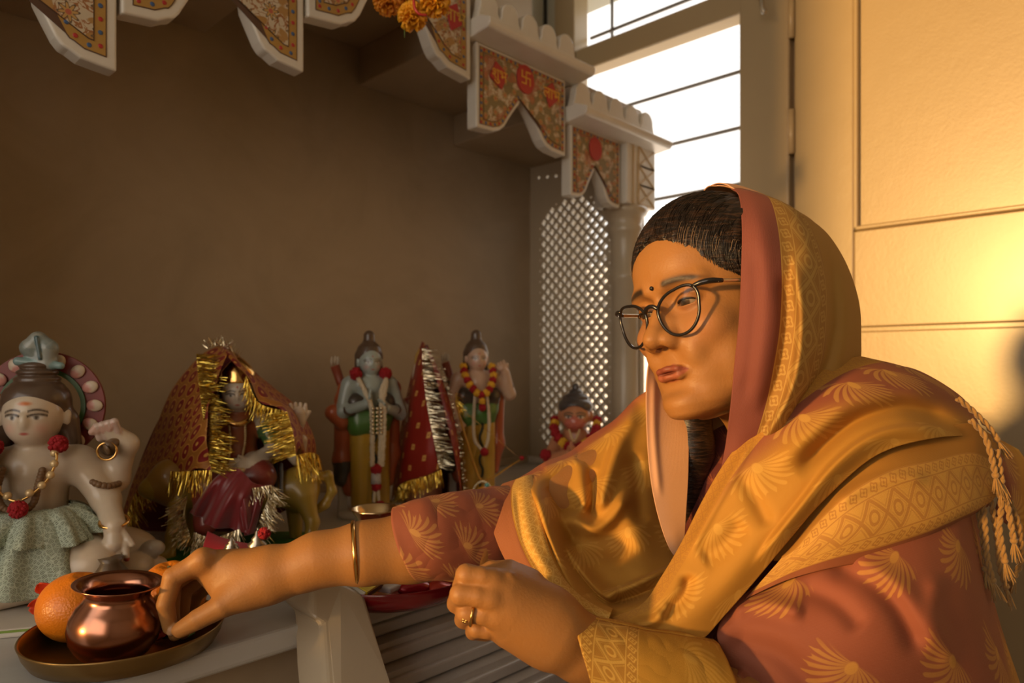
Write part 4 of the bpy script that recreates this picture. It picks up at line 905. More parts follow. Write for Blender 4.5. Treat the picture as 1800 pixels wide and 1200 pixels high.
# tassels
M_tas = flat('gold_twisted_yarn', (.30, .16, .04), .8, 0, .25, 300, .0005, sheen=.3)
def braid(pts, r=.0026, tw=1.2, tuft=True):
    q = spline([tuple(P(*p)) for p in pts], 80); T_ = np.gradient(q, axis=0); T_ /= np.linalg.norm(T_, axis=1)[:, None]; s = np.r_[0, np.cumsum(np.linalg.norm(np.diff(q, axis=0), axis=1))]
    n1 = np.cross(T_, np.array(FW)); n1 /= np.linalg.norm(n1, axis=1)[:, None]; n2 = np.cross(T_, n1); parts = []
    for ph in (0, PI):
        a = s/r/tw+ph; parts.append(tube(q+r*.62*(n1*np.cos(a)[:, None]+n2*np.sin(a)[:, None]), r*.72, 7, None))
    if tuft:
        e = q[-1]; dr_ = T_[-1]; parts.append(sph(e, r*1.5, 10, 8)); rr_ = random.Random(int(pts[0][0]))
        for k in range(16):
            o = n1[-1]*rr_.uniform(-1, 1)+n2[-1]*rr_.uniform(-1, 1); L = rr_.uniform(.018, .026)
            parts.append(tube([e, e+dr_*L*.5+o*.0035, e+dr_*L+o*.0065], [r*.35, r*.35, r*.15], 5, 8))
    o = vf('tassel', join(*parts), M_tas); return add(o)
for b in ([(1683, 700, .80), (1710, 722, .80), (1742, 755, .80), (1752, 772, .80)], [(1706, 738, .79), (1730, 765, .79), (1742, 800, .785), (1750, 835, .785)],
          [(1752, 790, .79), (1757, 820, .788), (1760, 845, .788)], [(1752, 850, .80), (1760, 885, .795), (1757, 930, .79), (1766, 985, .79)], [(1728, 880, .80), (1732, 930, .79), (1735, 980, .785), (1745, 1020, .785)],
          [(1765, 860, .80), (1775, 910, .79), (1782, 950, .79)], [(1742, 880, .81), (1752, 940, .80), (1758, 1000, .80), (1768, 1030, .80)], [(1775, 880, .82), (1792, 930, .82), (1794, 985, .82), (1784, 1010, .82)], [(1718, 860, .81), (1722, 905, .80), (1728, 950, .795), (1733, 1000, .79)]):
    braid(b)
cloth('shawl_tail', [[(1700, 735, .84), (1740, 790, .84), (1755, 860, .84), (1748, 905, .84)], [(1735, 760, .87), (1775, 800, .87), (1795, 870, .87), (1790, 935, .87)], [(1790, 790, .90), (1815, 830, .90), (1840, 900, .90), (1845, 960, .90)]], T_chest, 60, 50, ridges=[([(1745, 780), (1775, 850), (1780, 920)], 10, .01)])
# bangle, ring, chain
def loopo(name, c, ax, up, R1, R2, r, mat, n=64, parent=None):
    c, ax, up = Vector(c), Vector(ax).normalized(), Vector(up); up = (up-ax*up.dot(ax)).normalized(); s = ax.cross(up)
    v, f = tube([c+up*R1*math.cos(2*PI*k/n)+s*R2*math.sin(2*PI*k/n) for k in range(n)], r, 8, None, True); return mesh_obj(name, v, f, mat)
a0, a1 = P(621, 920, .772), P(628, 1022, .772)
add(loopo('bangle', (a0+a1)/2, (P(560, 983, .765)-P(640, 972, .775)), a0-a1, (a0-a1).length/2+.001, .034, .0024, M_gold))
fa, fb = P(829, 1067, .6185), P(817, 1090, .619); fc = P(828, 1079, .619)
rg = [loopo('ring_band', P(831, 1078.5, .6143), P(846, 1080, .614)-P(818, 1075, .615), UP, .0100, .0100, .0013, M_gold, 40)]
for k in range(5):
    a = 2*PI*k/5; rg.append(vf('ring_stone', sph(P(817+3.2*math.cos(a), 1090+3.2*math.sin(a), .608), .0014, 8, 6), M_gold))
adopt(rg[0], *rg[1:]); add(rg[0])
v, f = tube([P(1250, 745, .83), P(1252, 780, .825), P(1250, 812, .82)], .0007, 6, 30); add(mesh_obj('neck_chain', v, f, M_gold))
adopt(person, *WP); 
for g in (glasses,): 
    bpy.context.view_layer.update(); g.parent = person; g.matrix_parent_inverse = person.matrix_world.inverted()
# ================================================================ things on the shelf
def frame(px, py, d, rz):
    """local frame standing on the shelf: x to the figure's left hand side in view, -y its front"""
    p = P(px, py, d); return Matrix.Translation((p.x, p.y, ZS)) @ Matrix.Rotation(rz, 4, 'Z')
class Fig:
    """a painted marble statuette: parts are built in its own frame (metres, z up, front at -y) and hung on one empty"""
    def __init__(s, name, M, label, scale=1.0):
        s.M = M @ Matrix.Scale(scale, 4); s.root = empty(name, M.translation, label, 'statuette', 'painted marble statuettes on the shrine shelf'); s.k = []
    def w(s, vs):
        a = np.array(s.M); v = np.asarray([tuple(q) for q in vs], float); return v @ a[:3, :3].T + a[:3, 3]
    def sdf(s, name, prims, vox, mat):
        v, f, c = sdf(prims, vox); o = mesh_obj(name, s.w(v), f, mat, None, True, None, c); s.k.append(o); return o
    def vf(s, name, v_f, mat, smooth=True, lab=None):
        o = mesh_obj(name, s.w(v_f[0]), v_f[1], mat, None, smooth)
        if lab: o['label'] = lab
        s.k.append(o); return o
    def done(s): adopt(s.root, *s.k); return s.root
M_stat = painted('painted_marble', .32, 0, .08, .25)
M_pom = flat('red_pompom', (.33, .008, .012), .85, 0, .3, 400, .0015)
M_gar = flat('cream_garland', (.62, .52, .36), .7, 0, .2, 300, .001); M_pearl = flat('pearl_bead', (.72, .52, .26), .25, .3); M_yel = flat('yellow_flower', (.70, .38, .02), .75, 0, .3, 300, .001)
M_tin = flat('gold_tinsel', (.80, .56, .10), .24, .95); M_tins = flat('silver_tinsel', (.72, .62, .42), .24, .95)
M_brown = flat('hair_paint', (.10, .055, .03), .5, 0, .3, 120, .001)
def pom(c, r, n=90, seed=1):
    """woolly ball"""
    rr = random.Random(seed); parts = [sph(c, r*.82, 16, 10)]
    for i in range(n):
        z = rr.uniform(-1, 1); a = rr.uniform(0, 2*PI); q = math.sqrt(1-z*z); parts.append(sph((c[0]+r*.8*q*math.cos(a), c[1]+r*.8*q*math.sin(a), c[2]+r*.8*z), r*.22, 6, 4))
    return join(*parts)
def beads(pts, n, r): q = spline(pts, n); return [sph(tuple(p), r, 12, 8) for p in q]
def garland(pts, r, n=60, seg=90, lump=.18, seed=0):
    """thick threaded garland with petals packed along it"""
    q = spline(pts, seg); rr = random.Random(seed); parts = [tube(q, r*.8, 10)]
    T_ = np.gradient(q, axis=0); T_ /= np.linalg.norm(T_, axis=1)[:, None]
    for i in range(n*6):
        j = rr.randrange(seg); a = rr.uniform(0, 2*PI); t_ = T_[j]; n1 = np.cross(t_, (.1, 1, .2)); n1 /= np.linalg.norm(n1); n2 = np.cross(t_, n1); p = q[j]+(n1*math.cos(a)+n2*math.sin(a))*r*.8
        parts.append(sph(tuple(p), (r*.26, r*.26, r*.26), 5, 4))
    return join(*parts)
def tinsel(curve, drop, L, n, seed=0, wd=.0007, jit=.35, curl=.3):
    """fringe: n thin foil strips leaving the curve along drop (vector or function of t)"""
    q = spline(curve, n); rr = random.Random(seed); vs, fs = [], []
    for i in range(n):
        d = Vector(drop(i/(n-1)) if callable(drop) else drop).normalized(); d = (d+Vector((rr.uniform(-jit, jit), rr.uniform(-jit, jit), rr.uniform(-jit, jit)))).normalized(); l = L*rr.uniform(.6, 1.15)
        sd = d.cross(Vector((rr.uniform(-1, 1), rr.uniform(-1, 1), rr.uniform(-.3, .3)))).normalized()*wd; bend = Vector((rr.uniform(-1, 1), rr.uniform(-1, 1), rr.uniform(-1, .3)))*l*curl*.5; o = len(vs); p0 = Vector(q[i])
        for k in range(4):
            t_ = k/3; p = p0+d*l*t_+bend*t_*t_; s_ = sd*(1-.5*t_); tw = Matrix.Rotation(t_*rr.uniform(-1.5, 1.5), 3, d); s_ = tw @ s_; vs += [p-s_, p+s_]
        fs += [(o+2*k, o+2*k+1, o+2*k+3, o+2*k+2) for k in range(3)]
    return [tuple(v) for v in vs], fs
def face_paint(o, fig, cen, fs, w=1.0, brow=(.05, .03, .02), lip=(.45, .06, .05), tilak=None, rz=0.0):
    """paint eyes, brows and mouth onto a statuette's head; cen = head centre, fs = face half-height"""
    inv = np.array(fig.M.inverted()); n = len(o.data.vertices); co = np.zeros(n*3); o.data.vertices.foreach_get('co', co); v = co.reshape(-1, 3) @ inv[:3, :3].T + inv[:3, 3]
    v = (v-np.array(cen))/fs; ca, sa = math.cos(rz), math.sin(rz); x = v[:, 0]*ca-v[:, 1]*sa; y = v[:, 0]*sa+v[:, 1]*ca; z = v[:, 2]
    c = np.zeros(n*4); o.data.color_attributes['col'].data.foreach_get('color', c); c = c.reshape(-1, 4); fr_ = (y < -.3) & (abs(x) < .95) & (z > -1) & (z < .9)
    def put(m, col, a=1.0): m = np.clip(m, 0, 1)*fr_*a; c[:, :3] = c[:, :3]*(1-m[:, None])+np.array(col)*m[:, None]
    for s in (1, -1):
        dx, dz = (x-s*.40)/.24, (z-.08)/.105; put(1.6-1.6*np.hypot(dx, dz), (.75, .72, .66)); put(2-2*np.hypot((x-s*.38)/.10, (z-.08)/.105), (.05, .04, .03))
        put(1.3*np.exp(-((z-(.20-.9*(abs(x)-.40)**2))/.045)**2)*(abs(x-s*.40) < .28), brow); put(1.2*np.exp(-((z-(.36-1.0*(abs(x)-.36)**2))/.04)**2)*(abs(x-s*.40) < .30), brow)
        put(.35*np.exp(-((x-s*.5)/.2)**2-((z+.3)/.18)**2), (.8, .3, .25))
    put(1.6-1.6*np.hypot(x/.20, (z+.50)/.075), lip)
    if tilak: put(1.6-1.6*np.hypot(x/(.30 if tilak == 'bar' else .07), (z-.58)/.10), (.62, .17, .03) if tilak == 'bar' else (.5, .03, .02)); 
    o.data.color_attributes['col'].data.foreach_set('color', c.ravel())
def hand_prims(w, f, sp, L, r, col, n=4, k=.003, nail=None):
    """a small hand: wrist w, finger direction f, spread direction sp"""
    w, f, sp = Vector(w), Vector(f).normalized(), Vector(sp).normalized(); pr = [C_(w, w+f*L*.5, r*1.5, r*1.7, k, col)]
    for i in range(n):
        o = (i-(n-1)/2)*r*1.15; a = w+f*L*.5+sp*o; b = a+f*L*(.55-.05*abs(i-1.3))+sp*o*.15; pr.append(C_(a, b, r*.72, r*.52, k*.35, col))
        if nail: pr.append(E_(b+f*r*.2, r*.52, .0005, nail))
    pr.append(C_(w+f*L*.15+sp*r*1.3, w+f*L*.55+sp*r*2.9, r*.7, r*.5, k*.5, col)); return pr
WH = (.66, .54, .40); BL = (.42, .50, .48)
# ---------------------------------------------------------------- seated blue-haired ascetic with raised palm (left)
fg = Fig('ascetic_statuette', frame(62, 1040, .955, math.radians(-30)), 'seated white ascetic statuette with raised palm, pearl necklace and mint lace skirt')
H = WH; RD = (.50, .08, .05); cz_ = .232
pr = [C_((0, 0, .10), (0, 0, .165), .036, .041, .03, H), C_((-.040, 0, .178), (.040, 0, .178), .019, .021, .02, H), C_((0, 0, .17), (0, -.004, .215), .018, .017, .01, H),
      E_((0, -.004, .243), (.036, .037, .041), .006, H), E_((0, -.020, .226), (.023, .020, .021), .012, H), E_((0, -.041, .236), (.0055, .006, .010), .005, H), E_((.038, 0, .238), (.006, .008, .012), .003, H), E_((-.038, 0, .238), (.006, .008, .012), .003, H)]
# seated folded legs and the foot in front
pr += [C_((-.03, 0, .07), (-.10, -.05, .055), .040, .032, .02, H), C_((.03, 0, .07), (.085, -.06, .05), .040, .03, .02, H), C_((.085, -.06, .05), (-.01, -.085, .03), .028, .02, .015, H), C_((-.10, -.05, .05), (-.045, -.10, .018), .028, .017, .015, H),
       C_((-.045, -.10, .016), (-.038, -.135, .010), .016, .014, .01, H)]
for i in range(5): pr += [E_((-.052+i*.0078, -.147+abs(i-2)*.001, .008), (.0045 if i < 4 else .0055, .009, .0055), .003, H), E_((-.052+i*.0078, -.1545+abs(i-2)*.001, .0105), (.0027, .003, .002), .0005, RD)]
# arm resting on a pot, arm raised with the drum, open palm towards the viewer
pr += [C_((.052, 0, .175), (.088, -.012, .125), .020, .0175, .015, H), C_((.088, -.012, .125), (.108, -.055, .098), .0165, .014, .01, H)] + hand_prims((.108, -.057, .096), (.05, -.20, -.9), (1, -.1, 0), .040, .0075, H, nail=RD)
pr += [C_((.055, .005, .178), (.095, .012, .150), .018, .016, .012, H), C_((.095, .012, .150), (.112, -.004, .200), .0155, .013, .01, H), C_((.112, -.004, .200), (.090, -.012, .222), .0145, .012, .008, H)]
for i in range(4): pr += [C_((.104-i*.0075, -.014, .214-i*.001), (.100-i*.007, -.021, .232-i*.002), .0060, .0052, .0015, (.62, .46, .38)), C_((.100-i*.007, -.021, .232-i*.002), (.094-i*.007, -.020, .222-i*.001), .0052, .0048, .0015, (.60, .36, .28))]
pr += [C_((-.052, 0, .175), (-.078, -.03, .130), .020, .017, .015, H), C_((-.078, -.03, .130), (-.046, -.080, .150), .016, .0135, .01, H)] + hand_prims((-.045, -.083, .153), (0, -.05, 1), (1, 0, 0), .056, .0095, (.64, .45, .35))
bd = fg.sdf('body', pr, .0016, M_stat); face_paint(bd, fg, (0, -.008, .238), .036, tilak='bar')
HB = (.085, .05, .032)
hp2 = [E_((0, .006, .262), (.041, .040, .031), .01, HB), E_((0, .010, .240), (.041, .030, .034), .01, HB)] + [E_((0, .008, .281+i*.009), (.031-i*.003, .029-i*.003, .007), .003, HB) for i in range(4)] + [E_((0, -.045, .222), (.034, .030, .034), .004, HB, op='-')]
hp2 += [C_((s*.038, .008, .235), (s*.044, .012, .185), .012, .010, .01, HB) for s in (1, -1)]
fg.sdf('hair', hp2, .0014, M_stat)
kn = [C_((.004, .008, .318), (-.008, .006, .332), .012, .011, .006, (.20, .24, .22)), C_((-.008, .006, .332), (.002, .004, .343), .011, .010, .006, (.30, .32, .28)), C_((.002, .004, .343), (.014, .004, .332), .010, .011, .005, (.22, .27, .26)), C_((.014, .004, .332), (.012, .006, .312), .011, .013, .006, (.30, .33, .30)), C_((-.02, .0, .314), (.03, .0, .308), .006, .005, .004, (.20, .33, .33)), C_((.004, -.008, .346), (.008, -.008, .318), .0022, .0022, .001, (.06, .13, .15))]
fg.sdf('topknot', kn, .0014, M_stat)
# halo of petals
M_hal = painted('halo_paint', .35)
def disc(cx, y, cz, r0, r1, n, th, col, a0=0, a1=2*PI):
    vs, fs = [], []
    for i in range(n+1):
        a = a0+(a1-a0)*i/n
        for r in (r0, r1):
            for yy in (y, y+th): vs.append((cx+r*math.cos(a), yy, cz+r*math.sin(a)))
    for i in range(n):
        o = i*4; fs += [(o, o+4, o+6, o+2), (o+1, o+3, o+7, o+5), (o+2, o+6, o+7, o+3), (o, o+1, o+5, o+4)]
    return vs, fs
M_hred = flat('halo_red', (.22, .03, .025), .4); M_hgr = flat('halo_green', (.05, .12, .04), .4)
fg.vf('halo', disc(0, .030, .252, .050, .076, 48, .008, None), M_hred, False, lab='red halo ringed with pale pink petals'); fg.vf('halo_inner_ring', disc(0, .026, .252, .047, .053, 48, .010, None), M_hgr, False)
for i in range(15):
    a = 2*PI*i/15; r_ = .064; c_ = Vector((r_*math.cos(a), .027, .252+r_*math.sin(a))); v, f = sph((0, 0, 0), (.0105, .003, .0085), 14, 8)
    R_ = Matrix.Rotation(-a, 3, 'Y'); v = [tuple(R_ @ Vector(q)+c_) for q in v]; cc_ = [((.72, .60, .46) if (Vector((q[0], 0, q[2]-.252)).length > .062) else (.66, .28, .24)) for q in v]
    o = mesh_obj('petal', fg.w(v), f, M_hal, None, True, None, np.array(cc_)); fg.k.append(o)
for s, p in ((1, (.037, -.034, .205)), (-1, (-.036, -.036, .204))): fg.vf('pompom', pom(p, .0125, 90, 3+s), M_pom)
fg.vf('pompom', pom((.006, -.078, .130), .0115, 80, 9), M_pom)
for s in (1, -1):
    b_ = beads([(s*.034, -.038, .194), (s*.036, -.050, .175), (s*.028, -.056, .158), (s*.012, -.062, .146), (.003, -.064, .136)], 6, .0052)
    for q in b_: fg.vf('pearl', q, M_pearl)
fg.vf('thread', join(tube([(-.034, -.038, .20), (-.038, -.045, .185), (-.028, -.056, .158), (0, -.064, .138), (.028, -.056, .158), (.038, -.045, .185), (.034, -.038, .20)], .0018, 6, 60), tube([(-.036, -.036, .205), (-.044, -.02, .235), (-.040, 0, .27)], .0010, 6, 20)), M_gold)
mala = [join(*beads([(-.024, -.040, .175), (-.026, -.050, .150), (-.018, -.056, .130), (0, -.058, .122), (.014, -.052, .132), (.018, -.046, .155), (.020, -.038, .172)], 30, .0046))]
fg.vf('seed_bead_string', join(*mala), flat('seed_beads', (.20, .11, .05), .5, 0, .2, 200)); fg.vf('armband', join(*beads([(.074, -.022, .152), (.083, -.028, .149), (.094, -.022, .146), (.102, -.008, .146)], 8, .0045)), flat('seed_beads_dark', (.20, .11, .05), .5))
v, f = tube([(.1065+.0168*math.cos(a), -.050+.0165*math.sin(a), .103+.005*math.sin(a)) for a in np.linspace(0, 2*PI, 24, endpoint=False)], .0025, 6, None, True); fg.vf('bracelet', (v, f), M_gold)
fg.vf('hand_drum', join(tube([(.094, -.032, .197), (.098, -.020, .203), (.108, -.004, .210)], [.0115, .007, .0115], 16, 12), tube([(.0935, -.0335, .1965), (.0925, -.0345, .196)], .0075, 14)), flat('drum_wood', (.16, .09, .04), .4)); 
fg.vf('drum_rim', tube([(.094+.0115*math.cos(a), -.034, .194+.0115*math.sin(a)) for a in np.linspace(0, 2*PI, 24, endpoint=False)], .0018, 6, None, True), M_gold)
snk = spline([(-.060, -.01, .205, .006), (-.062, -.030, .215, .010), (-.052, -.036, .205, .011), (-.040, -.040, .185, .0095), (-.030, -.044, .170, .008)], 60)
fg.vf('snake', tube(snk[:, :3], list(snk[:, 3]), 12), flat('snake_paint', (.42, .32, .20), .4, 0, .3, 150)); fg.vf('snake_head', sph((-.060, -.026, .222), (.010, .012, .010), 14, 10), flat('snake_dark', (.06, .04, .03), .4))
fg.vf('water_pot', lathe([(.0, -.040), (.012, -.040), (.019, -.028), (.020, -.016), (.012, -.004), (.015, .002), (.0, .002)], 24, .110, -.082, .062), flat('pot_paint', (.12, .08, .045), .35))
# gathered lace skirt
def skirt(c, r0, r1, z0, z1, nf, amp, n=200, m=26, seed=0, fl=1.0):
    rr = np.random.RandomState(seed); ph = rr.uniform(0, 6, 4); vs = []
    for j in range(m):
        t_ = j/(m-1)
        for i in range(n+1):
            a = 2*PI*i/n; wv = math.sin(a*nf+ph[0]+1.2*math.sin(a*3+ph[1]))+.5*math.sin(a*nf*1.7+ph[2]+t_*1.5); r = r0+(r1-r0)*(t_**.55)+amp*wv*(.25+t_); z = z0+(z1-z0)*t_+.004*math.sin(a*5+ph[3])*t_
            vs.append((c[0]+r*math.cos(a)*fl, c[1]+r*math.sin(a), z))
    return vs, [(j*(n+1)+i, j*(n+1)+i+1, (j+1)*(n+1)+i+1, (j+1)*(n+1)+i) for j in range(m-1) for i in range(n)]
t = NT('mint_lace'); co, x, y, z = t.coord(); n_ = t.n('ShaderNodeTexVoronoi', feature='DISTANCE_TO_EDGE'); n_.inputs['Scale'].default_value = 190; t.link(co, n_.inputs['Vector']); e_ = t.ss(X(t, n_.outputs[0]), .10, .02)
t.col(t.mix(e_, (.40, .46, .35), (.52, .58, .46))); t.b.inputs['Roughness'].default_value = .8; net = ((x*2600.0).sin()*(z*2600.0).sin()).gt(-.1); t.put(t.b.inputs['Alpha'], (e_+net*.55+.40).min(1.0)); t.bump(e_, .4, .001); M_lace = t.m
v, f = skirt((0, -.022, 0), .046, .098, .118, .030, 11, .0075, seed=4, fl=1.12); o = fg.vf('lace_skirt', (v, f), M_lace, lab='mint green lace skirt'); o.modifiers.new('th', 'SOLIDIFY').thickness = .0008
v, f = skirt((.0, -.022, 0), .044, .082, .124, .085, 13, .0085, seed=8, fl=1.1); o = fg.vf('skirt_ruffle', (v, f), M_lace); o.modifiers.new('th', 'SOLIDIFY').thickness = .0008
# bull resting beside, tray of ash marks
bl = [E_((.085, .03, .045), (.06, .04, .035), .02, H), E_((.125, -.02, .035), (.022, .03, .018), .015, H), E_((.145, -.01, .055), (.016, .012, .012), .008, (.42, .36, .28)), E_((.145, .0, .028), (.018, .014, .014), .008, H), C_((.05, -.055, .012), (.11, -.06, .012), .012, .010, .01, H)]
fg.sdf('bull', bl, .0018, M_stat)
bm = bmesh.new(); prism(bm, [(-.135, -.165, -.0), (.16, -.165, .0), (.16, .06, 0), (-.135, .06, 0)], (0, 0, .010)); o = bm_obj('base', bm, M_marb, None, False, .003); o.data.transform(fg.M); fg.k.append(o)
bm = bmesh.new(); prism(bm, [(-.1355, -.1655, .0065), (.1605, -.1655, .0065), (.1605, .0605, .0065), (-.1355, .0605, .0065)], (0, 0, .0025)); o = bm_obj('green_line', bm, flat('green_paint', (.22, .34, .05), .5)); o.data.transform(fg.M); fg.k.append(o)
for k_ in (0, 1): pass
fg.done()
# ---------------------------------------------------------------- goddess on a lion under a red and gold cloth
fg = Fig('goddess_statuette', frame(419, 958, 1.185, math.radians(-28)), 'goddess statuette riding a yellow lion beneath a sequinned red cloth with gold tinsel')
YL = (.40, .25, .03); RD2 = (.22, .014, .012)
pr = [C_((0, 0, .14), (0, 0, .205), .030, .030, .02, (.42, .10, .03)), C_((-.034, 0, .212), (.034, 0, .212), .016, .016, .015, WH), C_((0, 0, .21), (0, -.003, .245), .012, .012, .008, WH), E_((0, -.004, .262), (.026, .028, .031), .004, WH), E_((0, -.016, .250), (.017, .014, .016), .01, WH), E_((0, -.031, .258), (.004, .005, .008), .004, WH),
      C_((.040, 0, .208), (.060, -.012, .170), .016, .014, .008, (.05, .16, .05)), C_((.060, -.012, .170), (.020, -.050, .150), .013, .011, .008, WH), C_((-.040, 0, .208), (-.055, -.015, .175), .016, .014, .008, (.05, .16, .05)), C_((-.055, -.015, .175), (-.040, -.050, .205), .012, .010, .008, WH)]
pr += hand_prims((-.040, -.052, .205), (.1, 0, 1), (1, 0, 0), .030, .0055, WH) + hand_prims((.020, -.052, .150), (-1, -.1, -.1), (0, -.3, 1), .030, .0055, WH)
pr += [C_((.05, .012, .20), (.085, .01, .178), .013, .012, .01, WH), C_((.085, .01, .178), (.098, -.008, .215), .012, .010, .008, WH)] + hand_prims((.098, -.010, .213), (-.1, -.1, 1), (1, 0, 0), .030, .006, WH) + [C_((.05, .014, .19), (.095, .0, .150), .013, .012, .01, WH), C_((.095, .0, .150), (.10, -.018, .182), .012, .010, .008, WH)]
pr += [C_((0, -.01, .135), (.035, -.05, .128), .032, .022, .02, RD2), C_((0, -.01, .135), (-.045, -.045, .12), .032, .022, .02, RD2), C_((-.045, -.045, .12), (-.045, -.062, .06), .020, .018, .02, RD2), C_((.035, -.05, .128), (-.02, -.065, .11), .020, .016, .02, RD2)]
bd = fg.sdf('body', pr, .0015, M_stat); face_paint(bd, fg, (0, -.008, .257), .027, tilak='dot')
hr_ = [E_((0, .006, .268), (.031, .030, .028), .01, (.02, .015, .01)), C_((-.026, .008, .25), (-.032, .01, .20), .012, .010, .01, (.02, .015, .01)), C_((.026, .008, .25), (.032, .01, .20), .012, .010, .01, (.02, .015, .01)), E_((0, -.036, .248), (.026, .026, .028), .003, op='-')]
fg.sdf('hair', hr_, .0014, M_stat)
v, f = lathe([(.027, .0), (.028, .006), (.026, .010), (.027, .018), (.018, .030), (.008, .040), (0, .044)], 32, 0, -.001, .279); fg.vf('crown', (v, f), M_gold)
fg.vf('necklace', join(tube([(-.020, -.022, .226), (-.014, -.032, .217), (0, -.036, .213), (.014, -.032, .217), (.020, -.022, .226)], .0045, 8, 30)), M_gold)
fg.vf('pearl_string', join(*(beads([(-.012, -.033, .21), (-.010, -.036, .185), (-.012, -.044, .160)], 16, .0022)+beads([(.012, -.033, .21), (.012, -.036, .185), (.008, -.046, .160)], 16, .0022)+beads([(-.05, -.06, .162), (-.02, -.07, .148), (.01, -.066, .142)], 12, .0045))), M_pearl)
LN = (.42, .27, .03)
ln = [E_((.0, .0, .098), (.105, .038, .036), .02, LN), E_((-.10, -.005, .12), (.036, .032, .038), .02, (.34, .17, .02)), E_((-.128, -.012, .112), (.020, .018, .016), .012, LN), E_((.098, .0, .098), (.034, .034, .038), .02, LN), C_((.105, -.02, .085), (.118, -.03, .045), .019, .011, .012, LN), C_((.118, -.03, .045), (.112, -.038, .018), .0105, .009, .008, LN), C_((.112, -.04, .015), (.100, -.058, .010), .009, .0085, .006, LN), C_((.090, .02, .085), (.092, .02, .015), .018, .010, .01, LN),
      C_((-.085, -.02, .09), (-.095, -.035, .04), .016, .010, .01, LN), C_((-.095, -.035, .04), (-.10, -.045, .012), .010, .009, .006, LN), C_((-.10, -.045, .010), (-.122, -.06, .009), .010, .009, .006, LN), C_((-.075, .02, .09), (-.08, .02, .012), .016, .010, .01, LN)]
for k_ in range(3): ln.append(E_((.094+k_*.007, -.064, .008), (.004, .007, .005), .002, LN))
tl = [(.122, .0, .115), (.145, .0, .118), (.152, .0, .090), (.140, .0, .068), (.128, .0, .060)]
for a, b in zip(tl, tl[1:]): ln.append(C_(a, b, .008, .0075, .006, LN))
fg.sdf('lion', ln, .0017, M_stat)['label'] = 'yellow painted lion'
for k_ in range(3): fg.vf('saddle_band', tube([(.052+k_*.008, -.042*math.cos(a), .10+.040*math.sin(a)) for a in np.linspace(-.2, PI+.2, 24)], .0034, 6), (flat('band_white', (.5, .45, .4), .5), flat('band_black', (.02, .02, .02), .5), flat('band_grey', (.2, .2, .2), .5))[k_])
v, f = lathe([(0, 0), (.165, 0), (.165, .006), (.15, .010), (0, .010)], 48); v = [(q[0]*1.0, q[1]*.55, q[2]) for q in v]; fg.vf('base', (v, f), flat('green_base', (.03, .17, .03), .45))
# cloth drawn over her like a tent
t = NT('red_gold_cloth'); uvn = t.n('ShaderNodeTexCoord').outputs['UV']; sp = t.n('ShaderNodeSeparateXYZ'); t.link(uvn, sp.inputs[0]); u, v_ = X(t, sp.outputs[0]), X(t, sp.outputs[1])
s_ = .034; gu = u/s_+(v_/s_).floor()*.5; fu = gu.fract()-.5; fv = (v_/s_).fract()-.5; r = (fu*fu+fv*fv).sqrt(); blob = t.ss(r, .40, .37); dot = t.ss(r, .12, .09); rim = t.ss((r-.40).abs(), .035, .02)
c = t.mix(t.noise(uvn, 9).gt(.34), (.22, .012, .006), (.36, .13, .015)); c = t.mix(blob, c, (.22, .010, .008)); c = t.mix(rim, c, (.55, .25, .04)); c = t.mix(dot, c, (.60, .30, .06)); t.col(c); t.b.inputs['Roughness'].default_value = .55; t.b.inputs['Sheen Weight'].default_value = .05; t.bump(blob+t.noise(uvn, 400), .4, .001); M_red1 = t.m
def sheet(fig, name, rows, mat, n=100, m=80, lab=None, fold=None, parent=None, world=True):
    R = np.stack([spline([tuple(P(*p)) for p in r], n) for r in rows], 0); G = np.stack([spline(R[:, j], m) for j in range(n)], 1)
    su = np.zeros((m, n)); su[:, 1:] = np.cumsum(np.linalg.norm(np.diff(G, axis=1), axis=2), 1); sv = np.zeros((m, n)); sv[1:] = np.cumsum(np.linalg.norm(np.diff(G, axis=0), axis=2), 0)
    if fold:
        amp, fq = fold; jj = np.linspace(0, 1, n)[None, :]; ii = np.linspace(0, 1, m)[:, None]; dd = amp*(np.sin(jj*fq+ii*2.0)+.5*np.sin(jj*fq*2.3-ii*3+1))*(0.3+ii); G = G-dd[..., None]*np.array(FW)
    I = (np.arange(m-1)[:, None]*n+np.arange(n-1)).ravel(); o = mesh_obj(name, G.reshape(-1, 3), np.stack([I, I+1, I+n+1, I+n], 1), mat, None, True, np.stack([su, sv], -1).reshape(-1, 2)); s = o.modifiers.new('th', 'SOLIDIFY'); s.thickness = .0009; s.offset = 0
    if lab: o['label'] = lab
    fig.k.append(o); return o
D0 = 1.22
sheet(fg, 'draped_cloth', [
 [(385, 607, D0), (350, 628, D0+.01), (300, 690, D0+.03), (262, 780, D0+.05), (232, 850, D0+.06), (210, 925, D0+.07)],
 [(390, 612, D0-.02), (352, 650, D0-.03), (318, 715, D0-.04), (285, 790, D0-.04), (262, 850, D0-.03), (250, 900, D0-.0)],
 [(395, 618, D0-.05), (366, 680, D0-.08), (350, 740, D0-.10), (335, 800, D0-.11), (330, 830, D0-.115)],
 [(400, 622, D0-.07), (372, 690, D0-.10), (366, 740, D0-.12), (366, 790, D0-.13), (370, 828, D0-.135)]], M_red1, fold=(.004, 9), lab='red cloth with gold rings')
